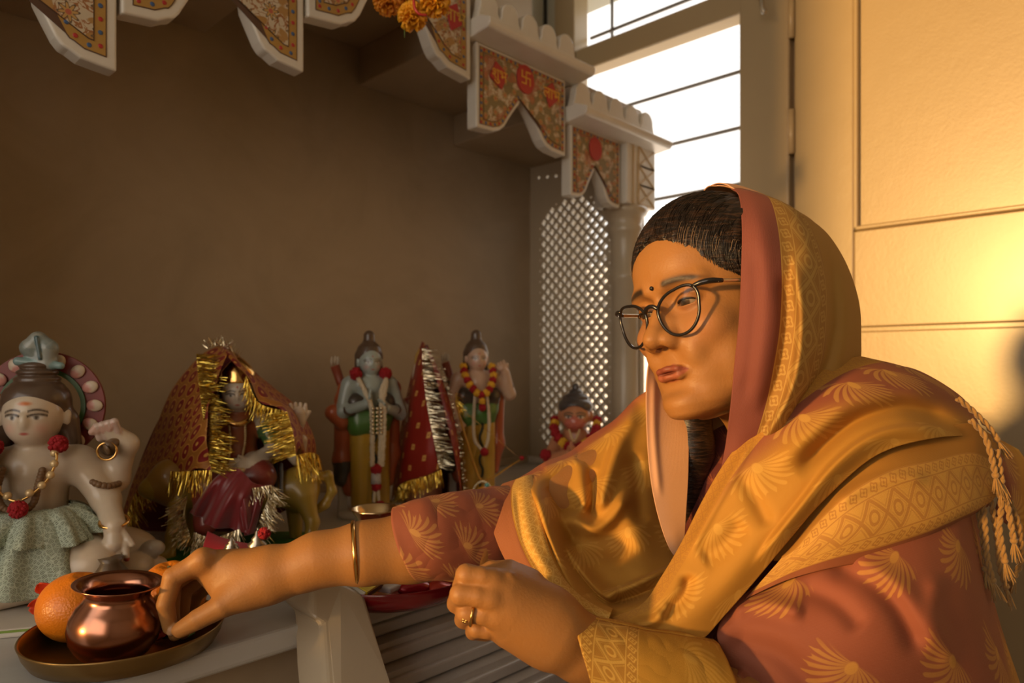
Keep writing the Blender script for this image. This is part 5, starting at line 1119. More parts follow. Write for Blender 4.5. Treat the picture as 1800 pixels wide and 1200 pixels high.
sheet(fg, 'draped_cloth', [
 [(385, 607, D0), (400, 606, D0+.02), (430, 640, D0+.04), (480, 680, D0+.05), (525, 720, D0+.05), (555, 785, D0+.06), (540, 870, D0+.08)],
 [(390, 612, D0-.03), (408, 622, D0-.05), (438, 655, D0-.05), (470, 695, D0-.06), (505, 715, D0-.06), (530, 780, D0-.05), (520, 800, D0-.03)],
 [(396, 622, D0-.06), (414, 640, D0-.08), (436, 664, D0-.08), (455, 705, D0-.09), (498, 722, D0-.09), (518, 790, D0-.08), (520, 800, D0-.06)]], M_red1, fold=(.003, 8), lab='red cloth with gold rings')
sheet(fg, 'cloth_lining', [[(380, 612, D0+.05), (300, 700, D0+.08), (240, 830, D0+.10), (225, 930, D0+.10)], [(400, 612, D0+.06), (400, 720, D0+.09), (400, 850, D0+.10), (400, 940, D0+.10)], [(420, 625, D0+.05), (500, 710, D0+.08), (545, 800, D0+.10), (535, 880, D0+.10)]], flat('lining_red', (.14, .012, .01), .7))
def tin(fig, name, pts, drop, L, n, mat, seed=0, **kw):
    o = mesh_obj(name, *tinsel([tuple(P(*p)) for p in pts], drop, L, n, seed, **kw), mat, None, False); fig.k.append(o); return o
dn = lambda x, z, y=-.2: tuple(RT*x+UP*z+FW*y)
tin(fg, 'gold_fringe', [(345, 622, D0-.05), (350, 680, D0-.09), (358, 740, D0-.115), (366, 800, D0-.13), (372, 828, D0-.135)], dn(1, -.06), .042, 330, M_tin, 1, jit=.2, wd=.0009)
tin(fg, 'gold_fringe', [(372, 826, D0-.135), (330, 828, D0-.12), (285, 830, D0-.08), (250, 845, D0-.02)], dn(.0, -1), .036, 230, M_tin, 2, jit=.16)
tin(fg, 'gold_fringe', [(250, 845, D0-.02), (232, 880, D0), (222, 915, D0+.02)], dn(.5, -1), .04, 110, M_tin, 3, jit=.3)
tin(fg, 'gold_fringe', [(432, 660, D0-.09), (446, 695, D0-.09), (462, 712, D0-.09), (500, 722, D0-.09)], dn(-.1, -1), .028, 150, M_tin, 4, jit=.2)
tin(fg, 'gold_fringe', [(505, 724, D0-.09), (515, 760, D0-.09), (520, 800, D0-.08)], dn(-1, -.2), .040, 210, M_tin, 5, jit=.16)
tin(fg, 'gold_fringe', [(520, 800, D0-.08), (545, 795, D0-.04), (560, 800, D0)], dn(.15, -1), .040, 150, M_tin, 6, jit=.28)
tin(fg, 'gold_fringe', [(545, 830, D0+.03), (535, 870, D0+.04)], dn(-.2, -1), .022, 60, M_tin, 7, jit=.2)
tin(fg, 'gold_fringe', [(365, 612, D0-.02), (385, 606, D0-.02), (405, 615, D0-.02), (420, 632, D0-.02)], dn(0, 1), .016, 70, M_tins, 8, jit=.6)
M_sat = flat('red_satin', (.17, .006, .008), .38, 0, .15, 20, .002, sheen=.4)
sheet(fg, 'red_stole', [[(395, 825, D0-.13), (420, 825, D0-.14), (450, 850, D0-.145), (478, 852, D0-.13)], [(370, 850, D0-.14), (400, 865, D0-.16), (430, 880, D0-.16), (465, 875, D0-.14)], [(335, 900, D0-.12), (365, 920, D0-.15), (420, 935, D0-.16), (450, 935, D0-.14)]], M_sat, fold=(.006, 13))
sheet(fg, 'red_stole', [[(410, 855, D0-.15), (422, 860, D0-.16), (440, 860, D0-.15)], [(415, 900, D0-.15), (428, 905, D0-.165), (446, 900, D0-.15)], [(420, 935, D0-.14), (432, 940, D0-.15), (450, 935, D0-.14)]], M_sat, fold=(.004, 9))
for i, (pts, d_, L, n) in enumerate((([(330, 870, D0-.12), (325, 905, D0-.12), (335, 945, D0-.13)], dn(-.4, -.3, -.6), .030, 160), ([(340, 935, D0-.15), (375, 945, D0-.16), (420, 930, D0-.16)], dn(0, -1), .030, 200), ([(425, 860, D0-.15), (455, 856, D0-.15), (478, 852, D0-.14)], dn(.2, -1), .022, 90), ([(478, 855, D0-.14), (468, 885, D0-.14), (450, 925, D0-.14)], dn(.8, -.6), .030, 160))):
    tin(fg, 'silver_fringe', pts, d_, L, n, M_tins, 20+i, jit=.45)
fg.done()
# ---------------------------------------------------------------- standing archers with a draped figure between them
def archer(name, M, label, skin, sc, which):
    fg = Fig(name, M, label, sc); YE = (.55, .33, .03); GR = (.06, .20, .03); OR = (.42, .08, .02)
    pr = [C_((0, 0, .215), (0, 0, .275), .029, .034, .02, skin), C_((-.036, 0, .288), (.036, 0, .288), .016, .016, .015, skin), C_((0, 0, .28), (0, -.003, .315), .013, .012, .008, skin), E_((0, -.004, .335), (.024, .026, .031), .004, skin), E_((0, -.015, .322), (.016, .014, .016), .01, skin), E_((0, -.029, .331), (.0035, .0045, .008), .004, skin), E_((.025, .002, .333), (.004, .006, .010), .002, skin), E_((-.025, .002, .333), (.004, .006, .010), .002, skin)]
    hd = [E_((0, .006, .350), (.028, .029, .026), .008, HB), C_((0, .006, .366), (0, .006, .378), .022, .013, .008, HB), E_((0, .006, .390), (.012, .012, .012), .004, HB), C_((-.02, .010, .345), (-.024, .012, .300), .010, .008, .008, HB), C_((.02, .010, .345), (.024, .012, .300), .010, .008, .008, HB), E_((0, -.036, .326), (.026, .026, .030), .002, op='-')]
    if which == 'a':
        pr += [C_((-.046, 0, .285), (-.062, -.008, .225), .016, .014, .01, skin), C_((-.062, -.008, .225), (-.016, -.045, .245), .013, .010, .008, skin), C_((.046, 0, .285), (.066, -.008, .220), .016, .014, .01, skin), C_((.066, -.008, .220), (.026, -.048, .235), .013, .010, .008, skin)]
        pr += hand_prims((-.016, -.045, .243), (.15, -.1, 1), (0, -1, .1), .030, .0055, skin) + hand_prims((.026, -.048, .235), (-.6, -.1, .6), (0, -1, 0), .026, .0055, skin)
    else:
        pr += [C_((-.046, 0, .285), (-.066, -.012, .235), .016, .014, .01, skin), C_((-.066, -.012, .235), (-.055, -.045, .195), .013, .010, .008, skin), C_((.046, 0, .285), (.080, .0, .250), .016, .014, .01, skin), C_((.080, .0, .250), (.066, -.012, .300), .014, .011, .008, skin)]
        pr += hand_prims((.066, -.012, .300), (-.5, -.2, .8), (.8, 0, .5), .028, .0055, skin) + hand_prims((-.055, -.045, .195), (.1, -.1, -1), (1, 0, 0), .026, .0055, skin)
    bd = fg.sdf('body', pr, .0014, M_stat); face_paint(bd, fg, (0, -.008, .330), .026, tilak='dot'); fg.sdf('hair', hd, .0013, M_stat)
    lg = [C_((-.017, 0, .205), (-.020, -.002, .03), .027, .021, .012, YE), C_((.017, 0, .205), (.022, -.004, .03), .027, .021, .012, YE), C_((-.020, -.012, .010), (-.022, -.035, .008), .012, .010, .008, skin), C_((.022, -.012, .010), (.024, -.037, .008), .012, .010, .008, skin)]
    o = fg.sdf('lower_garment', lg, .0014, M_stat); o['label'] = 'yellow painted dhoti'
    sh_ = [C_((-.026, 0, .222), (.026, 0, .222), .026, .026, .02, GR), C_((-.024, -.006, .195), (.006, -.012, .205), .026, .026, .02, GR), C_((.020, -.004, .205), (.024, -.004, .19), .024, .018, .02, GR), C_((-.032, -.006, .245), (.032, -.006, .245), .0235, .0235, .01, (.04, .03, .025))]
    fg.sdf('green_sash', sh_, .0014, M_stat)
    wrp = [C_((-.052, .014, .25), (-.055, .018, .12), .022, .018, .02, OR), C_((-.055, .018, .12), (-.040, .016, .055), .018, .014, .02, OR), C_((.056, .014, .275), (.054, .016, .13), .016, .015, .02, OR), C_((.054, .016, .13), (.046, .014, .07), .014, .012, .02, OR), C_((-.05, .022, .28), (.05, .022, .28), .014, .014, .02, OR), C_((-.054, .017, .108), (-.058, .017, .082), .020, .018, .003, (.03, .03, .02)), C_((-.078, .0, .225), (-.060, -.004, .205), .018, .016, .01, OR)]
    fg.sdf('orange_shawl', wrp, .0016, M_stat)
    fg.vf('painted_braid', tube([(.004+.004*math.sin(k_*1.5), -.0275, .19-.0125*k_) for k_ in range(14)], .0028, 6, 90), flat('braid_black', (.02, .03, .015), .5))
    fg.vf('quiver', tube([(-.045, .022, .25), (-.070, .028, .325)], [.009, .010], 14), flat('quiver_red', (.25, .05, .02), .5)); fg.vf('arrow_tips', join(*[sph((-.070+dx, .028, .335+dz), (.0038, .0038, .010), 10, 8) for dx, dz in ((-.006, 0), (.001, .003), (.007, .001))]), flat('arrow_paint', (.5, .4, .28), .5))
    for s in (1, -1): fg.vf('bracelet', tube([(s*(.048 if which == 'a' else .075)+.012*math.cos(a), (-.026 if which == 'a' else -.006)+.008*math.sin(a), (.232 if which == 'a' else .272)+.010*math.sin(a)) for a in np.linspace(0, 2*PI, 20, endpoint=False)], .0026, 6, None, True), flat('bracelet_dark', (.07, .04, .02), .4))
    v, f = lathe([(0, 0), (.062, 0), (.062, .006), (.055, .012), (0, .012)], 40); v = [(q[0]*1.1, q[1]*.8+.0, q[2]-.0) for q in v]; fg.vf('base', (v, f), M_marb)
    bm = bmesh.new(); prism(bm, [(-.062, .02, .0), (-.045, .02, .0), (-.045, .02, .10), (-.062, .02, .10)], (0, .02, 0)); o = bm_obj('support', bm, M_marb); o.data.transform(fg.M); fg.k.append(o)
    return fg
K1 = frame(650, 905, 1.46, math.radians(-22)); sA = 325*1.46/F/.402
fg = archer('archer_statuette', K1, 'blue-skinned standing archer statuette with long cream garlands, in front of the marble wall', (.36, .42, .38), sA, 'a')
for s, p in ((1, (.030, -.018, .308)), (-1, (-.034, -.018, .308))): fg.vf('pompom', pom(p, .0145, 90, 30+s), M_pom)
for s, o_ in ((-1, 0), (1, 0), (1, .012)):
    fg.vf('cream_garland', garland([(s*.030, -.026, .297), (s*(.020-o_*.6), -.050, .268), (s*(.010+o_*.5), -.060, .235), (s*(.009+o_*.5), -.062, .17), (s*(.008+o_*.4), -.058, .115)], .0058, 50, 80, seed=s+3), M_gar)
for q in range(7):
    for s in (-1, 0, 1): fg.vf('silver_bead', sph((s*.009, -.067, .236-q*.0085), .0038, 8, 6), M_tins)
fg.vf('red_knot', pom((0, -.060, .108), .0125, 60, 41), M_pom); fg.vf('white_bunch', tube([(0, -.058, .100), (0, -.058, .078)], [.010, .011], 14), flat('bunch', (.45, .40, .36), .8, 0, .3, 300, .002)); fg.vf('red_knot', pom((0, -.060, .072), .0115, 60, 42), M_pom)
for s in (-1, 1): fg.vf('cream_garland', garland([(s*.003, -.060, .068), (s*.006, -.062, .040)], .0038, 12, 20, seed=7), M_gar); fg.vf('pompom', pom((s*.009-.002, -.064, .028-.004*s*-1), .0115, 70, 44+s), M_pom)
fg.done()
K2 = frame(838, 880, 1.62, math.radians(-30)); sB = 300*1.62/F/.402
fg = archer('archer_statuette', K2, 'fair-skinned standing archer statuette with red and yellow garland, nearest the pierced screen', (.58, .38, .26), sB, 'b')
gq = spline([(-.036, -.018, .315), (-.034, -.034, .290), (-.018, -.046, .262), (0, -.050, .250), (.018, -.046, .262), (.032, -.034, .290), (.032, -.018, .315)], 15)
for i, q in enumerate(gq): fg.vf('garland_flower', pom(tuple(q), .0098, 40, i), M_pom if i % 2 else M_yel)
fg.vf('garland_flower', pom((0, -.054, .236), .0085, 40, 5), M_yel); fg.vf('garland_flower', pom((0, -.055, .222), .0095, 40, 6), M_pom)
for s in (-1, 1): fg.vf('cream_garland', garland([(s*.012, -.04, .262), (s*.018, -.046, .20), (s*.016, -.046, .15), (s*.004+.004, -.048, .125)], .0045, 30, 60, seed=5+s), M_gar)
fg.vf('pompom', pom((.006, -.052, .120), .0105, 50, 8), M_pom)
bowp = [(-.062, -.055, .232), (-.045, -.062, .17), (-.020, -.066, .09), (-.005, -.068, .058), (.020, -.066, .062), (.062, -.060, .085), (.092, -.055, .100)]
fg.vf('bow', tube(bowp, [.0012, .0022, .003, .0032, .0026, .0018, .0012], 8, 60), flat('bow_gold', (.55, .30, .05), .35, .3)); fg.vf('bow_string', tube([(-.062, -.055, .232), (.092, -.055, .100)], .0005, 4), M_gold); fg.vf('bow_tip_bead', pom((.094, -.055, .103), .006, 30, 3), M_pom)
fg.done()
# draped figure between them
fg = Fig('veiled_statuette', frame(745, 890, 1.55, math.radians(-25)), 'statuette fully veiled in sheer red cloth edged with tinsel, between the two archers')
pr = [C_((0, .0, .02), (0, 0, .20), .040, .030, .02, (.35, .12, .06)), E_((0, -.003, .285), (.026, .028, .034), .01, WH), C_((0, 0, .20), (0, 0, .27), .030, .014, .02, (.30, .03, .03)), C_((-.03, 0, .225), (.03, 0, .225), .016, .016, .01, (.30, .03, .03)), E_((0, .002, .318), (.020, .020, .030), .01, (.5, .3, .06)), C_((-.045, 0, .22), (-.03, -.04, .18), .013, .01, .01, WH), C_((.045, 0, .22), (.03, -.04, .18), .013, .01, .01, WH)]
fg.sdf('body', pr, .002, M_stat)
v, f = lathe([(0, 0), (.06, 0), (.055, .010), (0, .010)], 40); fg.vf('base', (v, f), M_marb)
t = NT('sheer_red_cloth'); uvn = t.n('ShaderNodeTexCoord').outputs['UV']; sp = t.n('ShaderNodeSeparateXYZ'); t.link(uvn, sp.inputs[0]); u, v_ = X(t, sp.outputs[0]), X(t, sp.outputs[1]); s_ = .044
fu = (u/s_+(v_/s_).floor()*.5).fract()-.5; fv = (v_/s_).fract()-.5; d_ = fu.abs().max(fv.abs()); sq = t.ss(d_, .14, .12)*(1-t.ss((fu*fu+fv*fv).sqrt(), .05, .04)*.7)
t.col(t.mix(sq, (.32, .022, .012), (.62, .33, .08))); t.b.inputs['Roughness'].default_value = .45; t.put(t.b.inputs['Alpha'], (sq+.80).min(1.0)); t.bump(t.noise(uvn, 500), .2, .001); M_red2 = t.m
D1 = 1.55
sheet(fg, 'veil', [
 [(742, 600, D1), (728, 640, D1+.01), (712, 710, D1+.03), (698, 790, D1+.04), (688, 880, D1+.05)],
 [(744, 602, D1-.03), (734, 650, D1-.05), (722, 720, D1-.06), (712, 790, D1-.06), (705, 850, D1-.05)],
 [(745, 604, D1-.05), (742, 660, D1-.08), (742, 730, D1-.10), (744, 790, D1-.11), (745, 838, D1-.11)],
 [(746, 604, D1-.06), (745, 640, D1-.09), (752, 700, D1-.11), (762, 770, D1-.12), (772, 825, D1-.12)]], M_red2, fold=(.003, 8), lab='sheer red cloth with gold squares')
sheet(fg, 'veil', [[(742, 600, D1), (760, 625, D1+.02), (785, 690, D1+.03), (805, 760, D1+.04), (812, 880, D1+.05)], [(745, 602, D1-.03), (764, 640, D1-.03), (785, 710, D1-.04), (802, 780, D1-.05), (812, 880, D1-.04)], [(746, 604, D1-.05), (762, 650, D1-.06), (780, 720, D1-.07), (795, 780, D1-.08), (808, 850, D1-.08)]], M_red2, fold=(.002, 8))
sheet(fg, 'veil_back', [[(742, 604, D1+.05), (715, 720, D1+.08), (690, 895, D1+.08)], [(746, 606, D1+.05), (755, 720, D1+.09), (755, 900, D1+.09)], [(752, 606, D1+.05), (790, 710, D1+.08), (815, 890, D1+.08)]], flat('veil_dark', (.12, .012, .01), .7))
tin(fg, 'gold_fringe', [(742, 612, D1-.07), (744, 660, D1-.10), (752, 720, D1-.12), (764, 780, D1-.13), (772, 822, D1-.13)], dn(1, -.1), .034, 220, M_tins, 31, jit=.2)
tin(fg, 'gold_fringe', [(775, 826, D1-.13), (745, 838, D1-.12), (715, 846, D1-.07), (692, 858, D1-.0)], dn(.1, -1), .030, 240, M_tin, 32, jit=.2)
tin(fg, 'gold_fringe', [(770, 640, D1-.06), (790, 700, D1-.07), (806, 780, D1-.08), (815, 860, D1-.08)], dn(1, .1), .010, 120, M_tins, 33, jit=.5)
tin(fg, 'gold_fringe', [(800, 690, D1-.06), (806, 720, D1-.07), (800, 700, D1-.07)], dn(.4, -.3), .024, 40, M_tin, 34, jit=.5)
tin(fg, 'gold_fringe', [(685, 878, D1-.02), (700, 885, D1-.04), (720, 890, D1-.05)], dn(-.1, -1), .024, 80, M_tins, 35, jit=.3)
fg.done()
# kneeling devotee by the screen
fg = Fig('devotee_statuette', frame(1012, 872, 1.72, math.radians(-55)), 'kneeling statuette with dark topknot and red garland in front of the pierced screen')
SKO = (.55, .22, .10)
pr = [E_((0, 0, .045), (.055, .05, .045), .02, (.30, .04, .03)), C_((0, 0, .06), (0, 0, .13), .036, .036, .02, SKO), C_((0, 0, .13), (0, -.004, .165), .018, .016, .01, SKO), E_((0, -.006, .185), (.036, .040, .038), .005, SKO), E_((0, -.032, .172), (.022, .022, .020), .012, (.55, .12, .07)), E_((.037, 0, .185), (.006, .01, .014), .003, SKO), E_((-.037, 0, .185), (.006, .01, .014), .003, SKO), C_((-.045, 0, .125), (-.062, -.03, .085), .016, .014, .01, SKO), C_((-.062, -.03, .085), (-.012, -.065, .10), .013, .012, .01, SKO), C_((.045, 0, .125), (.062, -.03, .085), .016, .014, .01, SKO), C_((.062, -.03, .085), (.012, -.065, .10), .013, .012, .01, SKO)] + hand_prims((-.006, -.066, .098), (0, -.2, 1), (0, -1, 0), .032, .006, SKO)
bd = fg.sdf('body', pr, .0017, M_stat); face_paint(bd, fg, (0, -.010, .182), .038, brow=(.05, .04, .03))
fg.sdf('hair', [E_((0, .004, .208), (.042, .044, .026), .006, (.05, .045, .05)), E_((0, .006, .228), (.032, .032, .014), .004, (.05, .045, .05)), E_((0, .006, .240), (.017, .017, .012), .003, (.05, .045, .05)), E_((0, .006, .254), (.009, .009, .010), .003, (.05, .045, .05)), E_((0, -.044, .186), (.034, .030, .026), .003, op='-')], .0016, M_stat)
gq = spline([(-.050, .0, .175), (-.048, -.035, .150), (-.026, -.052, .125), (0, -.058, .112), (.026, -.052, .125), (.048, -.035, .150), (.052, .0, .175)], 15)
for i, q in enumerate(gq): fg.vf('garland_flower', pom(tuple(q), .0125, 40, i), M_yel if i % 4 == 1 else M_pom)
fg.vf('pompom', pom((-.068, -.045, .095), .015, 60, 3), M_pom); fg.vf('pendant', join(*beads([(-.012, -.05, .155), (0, -.066, .13), (.012, -.05, .155)], 12, .003)), M_pearl)
fg.done()
# ---------------------------------------------------------------- offering plate and what lies on and round it
M_brass = flat('aged_brass', (.30, .19, .07), .34, .9, .15, 30); M_cop = flat('copper', (.46, .205, .125), .23, 1.0, .08, 25); M_bronze = flat('dark_bronze', (.30, .17, .10), .26, .95)
pc = P(222, 1112, .775); pc.z = ZS; R_ = .100
plate = vf('offering_plate', lathe([(0, .004), (R_*.80, .004), (R_*.88, .007), (R_*.94, .016), (R_*.965, .0235), (R_*.99, .0255), (R_*1.0, .0245), (R_*.985, .021), (R_*.96, .013), (R_*.90, .003), (R_*.82, 0), (0, 0)], 96, pc.x, pc.y, pc.z), M_brass)
tag(plate, 'round brass offering plate holding the copper pot and two oranges', 'plate')
def tohere(px, py, z): return onZ(px, py, z)
lc_ = P(197, 1108, .735); lc_.z = ZS+.0045
prof = [(0, .0), (.020, .0), (.024, .002), (.034, .010), (.0415, .022), (.0440, .034), (.0425, .046), (.0370, .057), (.0320, .063), (.0305, .067), (.0310, .071), (.036, .076), (.0415, .0795), (.0425, .0805), (.0415, .0812), (.036, .0785), (.0295, .0735), (.0285, .067), (.0300, .063), (.0350, .056), (.0405, .046), (.042, .034), (.0395, .022), (.030, .009), (0, .004)]
pot = vf('copper_pot', lathe([(r, z) for r, z in prof], 96, lc_.x, lc_.y, lc_.z), M_cop); pot.data.transform(Matrix.Translation(lc_) @ Matrix.Rotation(math.radians(5), 4, FW) @ Matrix.Translation(-lc_))
tag(pot, 'round copper water pot with flared rim on the brass plate', 'pot')
t = NT('orange_peel'); co = t.coord()[0]; n_ = t.n('ShaderNodeTexVoronoi'); n_.inputs['Scale'].default_value = 420; t.link(co, n_.inputs['Vector']); t.col(t.mix(t.noise(co, 25), (.78, .23, .010), (.66, .19, .010))); t.b.inputs['Roughness'].default_value = .38; t.bump(X(t, n_.outputs[0]), .5, .0007); M_or = t.m
def orange(px, py, d, r, label, ax, sq=.93):
    c = P(px, py, d); c.z = ZS+.004+r*sq; v, f = sph((0, 0, 0), 1, 64, 40); Q = Vector(ax).to_track_quat('Z', 'Y').to_matrix(); out = []
    for q in v:
        q = Vector(q); a = math.acos(max(-1, min(1, q.z))); k = 1-.10*math.exp(-(a/.16)**2)+.035*math.exp(-((a-.34)/.16)**2); q = Vector((q.x, q.y, q.z*sq))*r*k; q *= 1+.012*math.sin(5*math.atan2(q.y, q.x))*math.exp(-(a/.7)**2); out.append(tuple(Q @ q+c))
    o = mesh_obj('orange', out, f, M_or); tag(o, label, 'orange', 'oranges on the offering plate'); s = vf('stem_scar', sph(tuple(Q @ Vector((0, 0, r*sq*.905))+c), .0022, 8, 6), flat('scar_green', (.22, .20, .06), .6)); adopt(o, s); return o
orange(134, 1060, .790, .0392, 'big orange on the brass plate, left behind the copper pot', (.2, -.3, 1))
orange(300, 1040, .832, .0395, 'big orange on the brass plate, right behind the copper pot beside the reaching hand', (-.1, -.1, 1))
def petal(c, d, w, L, mat, name, label, cat, group, seed=0, up=(0, 0, 1)):
    rr = random.Random(seed); c, d = Vector(c), Vector(d).normalized(); s = d.cross(Vector(up)).normalized(); n_ = s.cross(d); vs, fs = [], []; N, M_ = 9, 12
    for i in range(M_):
        t_ = i/(M_-1)
        for j in range(N):
            u_ = j/(N-1)*2-1; ww = w*math.sin(PI*min(1, t_*.85+.12))**.7*(1+.08*math.sin(j*2+i)); vs.append(c+d*L*t_+s*u_*ww+n_*(w*.35*u_*u_+L*.22*t_*t_+.0012*math.sin(j*2.2+i*.9)))
    fs = [(i*N+j, i*N+j+1, (i+1)*N+j+1, (i+1)*N+j) for i in range(M_-1) for j in range(N-1)]; o = mesh_obj(name, vs, fs, mat); so = o.modifiers.new('th', 'SOLIDIFY'); so.thickness = .0006; return tag(o, label, cat, group)
M_pet = flat('orange_red_petal', (.60, .06, .015), .6, 0, .2, 80, sss=.1); M_mag = flat('magenta_petal', (.28, .008, .03), .6, 0, .3, 90, sss=.1); M_gst = flat('flower_stem', (.12, .22, .04), .5)
for i, (px, py, dd, dx, dz) in enumerate(((84, 1045, .80, -.5, .8), (80, 1060, .80, -1, -.1), (90, 1068, .795, -.7, -.6))):
    if i == 0: fl = empty('hibiscus', P(90, 1062, .80), 'orange-red flower tucked beside the left orange behind the brass plate', 'flower'); fk_ = []
    o = petal(P(px+10, py, dd), RT*dx+UP*dz-FW*.2, .010, .020, M_pet, 'petal', None, None, None, i, up=tuple(-FW)); fk_.append(o)
adopt(fl, *fk_)
PG = 'loose petals on the brass plate'
for i, (px, py, a) in enumerate(((262, 1106, .2), (285, 1118, .6), (300, 1112, 2.0), (325, 1110, 2.6), (345, 1100, .9), (250, 1122, 2.9), (270, 1126, .1), (290, 1100, 1.3), (315, 1122, .4), (240, 1112, 1.0), (355, 1092, 2.2), (112, 1118, .4))):
    p = onZ(px, py, ZS+.006); petal(p, (math.cos(a), math.sin(a), .12), .006, .019, M_mag if i % 3 else M_pet, 'flower_petal', ('crumpled %s petal on the brass plate, %s' % ('magenta' if i % 3 else 'orange-red', ['just right of the copper pot', 'under the index fingertip', 'below the thumb tip', 'right of the thumb tip', 'near the plate rim under the palm', 'at the foot of the copper pot', 'at the near rim beside the pot', 'between the thumb and fingers', 'at the near rim under the thumb', 'touching the right side of the pot', 'at the far right rim of the plate', 'left of the copper pot'][i])), 'petal', PG, i)
tag(vf('green_twig', tube([onZ(300, 1118, ZS+.007), onZ(320, 1122, ZS+.011), onZ(342, 1112, ZS+.008)], .0011, 6, 20), M_gst), 'short green twig on the brass plate below the thumb', 'twig')
# bronze lamp stand behind the wrist, cup on a stem beyond the forearm
lp = empty('lamp_stand', onZ(455, 1060, ZS), 'bronze footed lamp standing behind the wrist of the reaching arm', 'lamp'); c = onZ(458, 1050, ZS)
adopt(lp, vf('foot', lathe([(0, .0), (.036, .0), (.037, .003), (.030, .008), (.016, .020), (.008, .036), (.006, .050), (0, .050)], 48, c.x, c.y, c.z), M_bronze), vf('oil_bowl', lathe([(0, .048), (.010, .048), (.022, .056), (.025, .062), (.022, .061), (.010, .054), (0, .053)], 48, c.x, c.y, c.z), M_bronze))
cu = P(662, 900, 1.02); ztop = CAMP.z+(640-893)/F*1.02
cup = empty('brass_goblet', (cu.x, cu.y, ZS), 'tall brass goblet whose rim shows behind the bangled forearm', 'goblet')
h = ztop-ZS
adopt(cup, vf('bowl', lathe([(0, h-.030), (.012, h-.029), (.024, h-.018), (.030, h-.006), (.0345, h), (.036, h+.001), (.035, h-.002), (.030, h-.010), (.024, h-.021), (.012, h-.033), (0, h-.034)], 56, cu.x, cu.y, ZS), flat('bright_brass', (.68, .48, .26), .2, 1.0)), vf('stem', lathe([(0, h-.03), (.007, h-.034), (.006, h-.05), (.009, h-.06), (.006, h-.07), (.008, .02), (.028, .004), (.030, 0), (0, 0)], 40, cu.x, cu.y, ZS), M_brass))
# silver bells and red cloth behind the hand
rc = []
G_ = [[(365, 935, 1.0), (395, 948, .99), (440, 958, .98)], [(358, 962, .97), (400, 966, .96), (455, 972, .955)], [(352, 1000, .945), (400, 1000, .94), (470, 1000, .935)]]
R2 = np.stack([spline([tuple(P(*p)) for p in r], 30) for r in G_], 0); G2 = np.stack([spline(R2[:, j], 24) for j in range(30)], 1); I_ = (np.arange(23)[:, None]*30+np.arange(29)).ravel()
bowl_c = P(415, 1000, .99); bowl_c.z = ZS
rcl = mesh_obj('red_cloth', G2.reshape(-1, 3), np.stack([I_, I_+1, I_+31, I_+30], 1), flat('red_velvet', (.34, .010, .02), .7, 0, .15, 40, sheen=.1)); rcl.modifiers.new('th', 'SOLIDIFY').thickness = .002
G3 = G2.copy(); tag(rcl, 'folded bright red cloth behind the hand, in front of the lion', 'cloth')
vs_ = list(G2.reshape(-1, 3)); 
M_sil = flat('aged_silver', (.38, .35, .30), .3, .9, .3, 90)
def spire(px, py, d, h, r, label):
    p = P(px, py, d); zt_ = p.z; e = empty('silver_finial', (p.x, p.y, ZS), label, 'ornament', None); pf = [(0, zt_-ZS), (r*.18, zt_-ZS-h*.1), (r*.25, zt_-ZS-h*.25), (r*.55, zt_-ZS-h*.4), (r*.5, zt_-ZS-h*.5), (r*.9, zt_-ZS-h*.65), (r*.8, zt_-ZS-h*.75), (r*1.1, zt_-ZS-h*.9), (r, zt_-ZS-h), (r*.4, zt_-ZS-h*1.1), (r*.35, .012), (r*1.3, .002), (r*1.3, 0), (0, 0)]
    adopt(e, vf('spire', lathe(pf, 28, p.x, p.y, ZS), M_sil)); return e
spire(407, 943, .93, .016, .009, 'small dark silver spire poking above the back of the hand')
sp2 = spire(452, 930, .94, .030, .014, 'larger silver spire with red thread, right of the small silver spire')
adopt(sp2, vf('red_thread', pom(tuple(P(464, 938, .94)), .009, 40, 2), M_pom))
# red tray with a matchbox and packets, behind the forearm and above the steps
tc_ = onZ(672, 1030, ZS+.016); tc_ = P(690, 1040, .985); 
TR_ = .118
tray = vf('red_tray', lathe([(0, .003), (TR_*.80, .003), (TR_*.90, .010), (TR_*.985, .0275), (TR_*1.0, .029), (TR_*1.01, .028), (TR_*.93, .008), (TR_*.84, 0), (0, 0)], 90, tc_.x, tc_.y, ZS), flat('dark_red_enamel', (.20, .006, .010), .18, 0, .05, 20, 0, .6))
tag(tray, 'dark red enamel tray holding a matchbox, under the reaching forearm', 'tray')
mbm = Matrix.Translation(P(640, 1025, .900)+UP*0) @ Matrix.Rotation(math.radians(28), 4, 'Z') @ Matrix.Rotation(math.radians(24), 4, 'X')
mb = empty('matchbox', P(640, 1025, .900), 'yellow matchbox with dark striking side lying in the red tray', 'matchbox')
mk = [boxo('sleeve', -.026, .026, -.017, .017, -.0065, .0065, flat('yellow_card', (.72, .55, .02), .5), bevel=.0006), boxo('tray', -.0285, .0285, -.0155, .0155, -.0052, .0052, flat('white_card', (.6, .58, .52), .6), bevel=.0004), boxo('striking_strip', -.022, .022, -.0174, -.0168, -.0040, .0030, flat('striker', (.12, .045, .02), .8, 0, .4, 900)), boxo('printed_mark', -.012, .004, -.006, .008, .0064, .0068, flat('label_red', (.5, .03, .02), .5))]
for o in mk: o.data.transform(mbm)
adopt(mb, *mk)
pk = boxo('white_packet', -.018, .018, -.012, .012, -.004, .004, flat('white_paper', (.62, .60, .60), .5), bevel=.002, mt=Matrix.Translation(P(688, 1030, .93)) @ Matrix.Rotation(.3, 4, 'Z')); tag(pk, 'small white paper packet beside the matchbox in the red tray', 'packet')
v, f, _ = sdf([E_(P(722, 1032, .94), (.020, .014, .010), .01), E_(P(742, 1034, .945), (.014, .012, .008), .01)], .0015); tag(mesh_obj('red_pouch', v, f, flat('shiny_red_foil', (.35, .01, .02), .2, .2)), 'shiny crumpled red pouch in the tray, right of the white packet', 'pouch')
